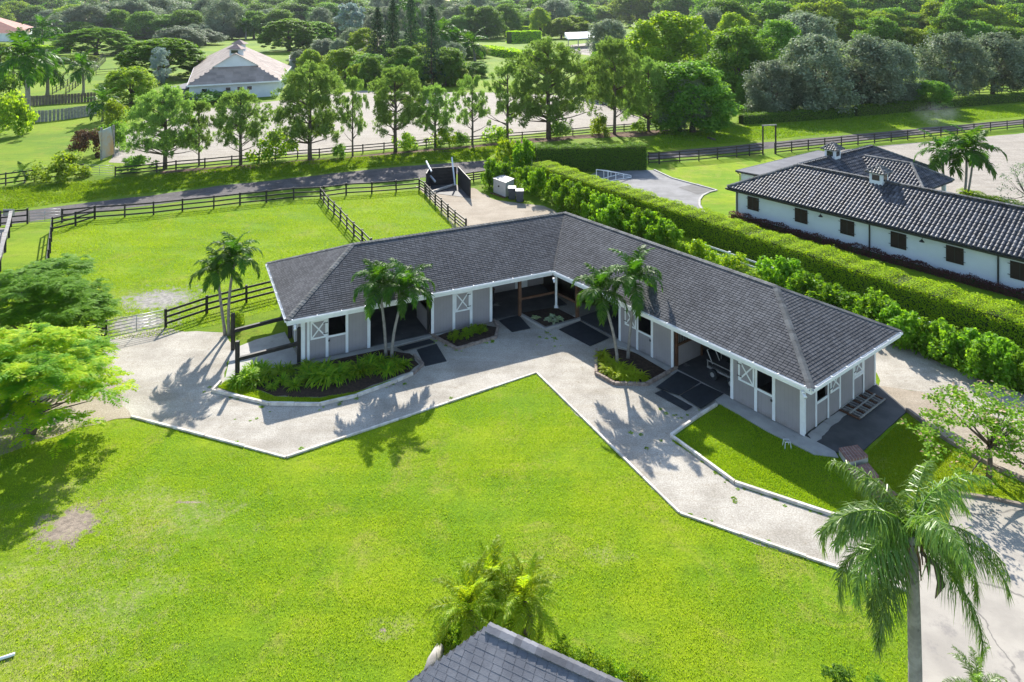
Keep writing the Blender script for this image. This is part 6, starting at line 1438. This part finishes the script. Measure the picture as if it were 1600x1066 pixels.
for k, (px, py) in enumerate(((856, 500), (866, 503), (862, 496), (875, 499), (838, 497))):
    o = link('caladium', CM); o.location = sv(px, py, .13); o.scale = (1.1, 1.1, 1.1); o.rotation_euler = (0, 0, k); tag(o, 'small white leaved plant in the diamond bed', 'plant', 'white leaved plants in the diamond bed')
# ---------------------------------------------------------------- grass blades
def blades(name, poly, n, hgt, wd, mat, seed, spots=(), near=None, patch=.35):
    r_ = np.random.default_rng(seed); P = np.array([(p.x, p.y) for p in poly]); lo, hi = P.min(0), P.max(0); lo = np.maximum(lo, [-140, 18]); hi = np.minimum(hi, [140, 150])
    q = []; tot = 0
    while tot < n:
        c = r_.uniform(lo, hi, (n * 2, 2)); c = c[np.abs(c[:, 0]) < c[:, 1] * .76]; c = c[inside(P, c)]
        for (cx, cy, rx, ry) in spots: c = c[((c[:, 0] - cx) / rx) ** 2 + ((c[:, 1] - cy) / ry) ** 2 + r_.normal(size=len(c)) * .25 > 1.0]
        k = np.sin(c[:, 0] * 1.1 + np.sin(c[:, 1] * .7) * 2) + np.sin(c[:, 1] * 1.6 + c[:, 0] * .5) + r_.normal(size=len(c)) * 1.2; c = c[k > -1.2]
        if len(c) == 0: break
        q.append(c); tot += len(c)
    c = np.concatenate(q)[:n]; n = len(c); az = r_.uniform(0, 6.283, n); lean = r_.uniform(.1, .9, n); h = hgt * r_.uniform(.5, 1.3, n); w_ = wd * r_.uniform(.7, 1.3, n)
    b = np.stack([c[:, 0], c[:, 1], np.full(n, .01)], 1); sd_ = np.stack([np.cos(az), np.sin(az), np.zeros(n)], 1) * w_[:, None]; tp_ = b + np.stack([-np.sin(az) * lean * h, np.cos(az) * lean * h, h], 1)
    o = link(name, quads(name, np.stack([b - sd_, b + sd_, tp_], 1), L[mat], 3)); o['kind'] = 'stuff'; return o
blades('grass', lawn_pts, 170000, .045, .012, 'blade', 1, lawn_spots)
blades('grass', paddock_pts, 110000, .07, .022, 'blade', 2, [(wet.x, wet.y, 1.8, 1.3), (wet2.x, wet2.y, 1.5, 1.0)])
blades('grass', [sv(*p) for p in ((1049, 690), (1090, 658), (1130, 632), (1200, 680), (1312, 722), (1338, 750), (1335, 810), (1300, 800), (1148, 752))], 30000, .06, .016, 'blade', 3)
blades('grass', [sv(*p) for p in ((1325, 805), (1345, 745), (1356, 708), (1418, 650), (1480, 698), (1560, 742), (1640, 778), (1640, 792), (1600, 780), (1500, 765), (1440, 795))], 26000, .06, .016, 'blade', 4)
blades('grass', [sv(*p) for p in ((-200, 335), (0, 330), (200, 305), (400, 282), (600, 260), (760, 248), (800, 226), (600, 243), (400, 258), (180, 280), (0, 294), (-200, 310))], 40000, .12, .07, 'wild', 5)
blades('grass', [sv(*p) for p in ((1010, 236), (1200, 218), (1400, 200), (1600, 182), (1640, 160), (1400, 178), (1165, 198), (1030, 206))], 36000, .13, .08, 'wild', 6)
blades('grass', [sv(*p) for p in ((340, 606), (352, 597), (430, 621), (500, 623), (560, 613), (612, 595), (558, 618), (500, 632), (420, 631))], 5000, .08, .015, 'blade', 7)
# weeds in the gravel
WD = fern_mesh(340, 26, .16, L['fern'], .02, 50)
r_ = np.random.default_rng(12); k = 0
WP = []
for (a, b, n) in (((205, 650), (447, 712), 8), ((447, 712), (838, 582), 8), ((838, 585), (1062, 801), 8), ((1062, 801), (1260, 870), 8), ((1050, 684), (1148, 759), 16), ((1148, 759), (1300, 808), 14), ((672, 530), (714, 549), 8), ((714, 549), (778, 530), 7), ((500, 640), (640, 596), 8), ((330, 612), (420, 640), 8), ((1024, 645), (1088, 657), 8), ((851, 518), (875, 540), 9)):
    for u in r_.uniform(0, 1, n): WP.append((a[0] + (b[0] - a[0]) * u + r_.normal() * 3, a[1] + (b[1] - a[1]) * u + r_.normal() * 2.2))
for (px, py) in WP:
    o = link('weed', WD); o.location = sv(px, py, .01); s = r_.uniform(.25, .75); o.scale = (s, s, s * .6); o.rotation_euler = (0, 0, r_.uniform(0, 6)); tag(o, 'tiny weed creeping along the timber edge of the gravel drive', 'weed', 'weeds along the drive edges')
for (px, py) in [(372, 655), (385, 655), (398, 654), (1001, 676), (990, 674), (1146, 780), (1150, 784), (840, 538), (855, 521), (846, 527), (870, 532), (850, 515), (330, 606), (322, 612), (1075, 650), (1090, 642), (1030, 640), (1060, 670), (1080, 700), (1100, 715), (1030, 690), (1010, 700)]:
    o = link('weed', WD); o.location = sv(px + r_.normal() * 2, py + r_.normal() * 1.5, .01); s = r_.uniform(.3, .7); o.scale = (s, s, s * .6); o.rotation_euler = (0, 0, r_.uniform(0, 6)); tag(o, 'small green weed tuft sprouting from the gravel drive', 'weed', 'weeds in the gravel'); k += 1

# ---------------------------------------------------------------- thin summer haze
hz = MB().box(-1900, 1900, -160, 2500, -1.0, 75.0)
hm, ht, hout = new_mat('thin_haze'); pv = ht.nodes.new('ShaderNodeVolumePrincipled')
pv.inputs['Color'].default_value = (0.86, 0.92, 1.0, 1); pv.inputs['Density'].default_value = 0.00006; pv.inputs['Anisotropy'].default_value = 0.2
ht.links.new(pv.outputs[0], hout.inputs['Volume'])
ho = link('haze', hz.mesh('haze'), hm); ho['kind'] = 'stuff'

p = sv(1465, 206); sm = MB()
for i in range(9):
    for j in range(12):
        th = math.pi * i / 8; ph = 2 * math.pi * j / 12; sm.v.append((p.x + 4.5 * math.sin(th) * math.cos(ph), p.y + 3.0 * math.sin(th) * math.sin(ph), 2.6 + 2.5 * math.cos(th)))
for i in range(8):
    for j in range(12): sm.f.append((i * 12 + j, i * 12 + (j + 1) % 12, (i + 1) * 12 + (j + 1) % 12, (i + 1) * 12 + j))
mm, mt_, mo = new_mat('smoke_wisp'); pv = mt_.nodes.new('ShaderNodeVolumePrincipled'); pv.inputs['Color'].default_value = (0.9, 0.93, 1, 1)
tc = mt_.nodes.new('ShaderNodeTexCoord'); gr_ = mt_.nodes.new('ShaderNodeVectorMath'); gr_.operation = 'MULTIPLY'; gr_.inputs[1].default_value = (1 / 4.5, 1 / 3.0, 1 / 2.5); mt_.links.new(tc.outputs['Object'], gr_.inputs[0])
ln_ = mt_.nodes.new('ShaderNodeVectorMath'); ln_.operation = 'LENGTH'; mt_.links.new(gr_.outputs[0], ln_.inputs[0])
nz_ = noise(mt_, tc.outputs['Object'], 0.7, 3); ml_ = mt_.nodes.new('ShaderNodeMath'); ml_.operation = 'MULTIPLY'
mt_.links.new(ramp(mt_, ln_.outputs['Value'], 0.1, 1.0, 0.07, 0.0), ml_.inputs[0]); mt_.links.new(ramp(mt_, nz_, 0.35, 0.7), ml_.inputs[1]); mt_.links.new(ml_.outputs[0], pv.inputs['Density']); mt_.links.new(pv.outputs[0], mo.inputs['Volume'])
so = link('smoke', sm.mesh('smoke', (p.x, p.y, 2.6)), mm); so.location = (p.x, p.y, 2.6); so['kind'] = 'stuff'
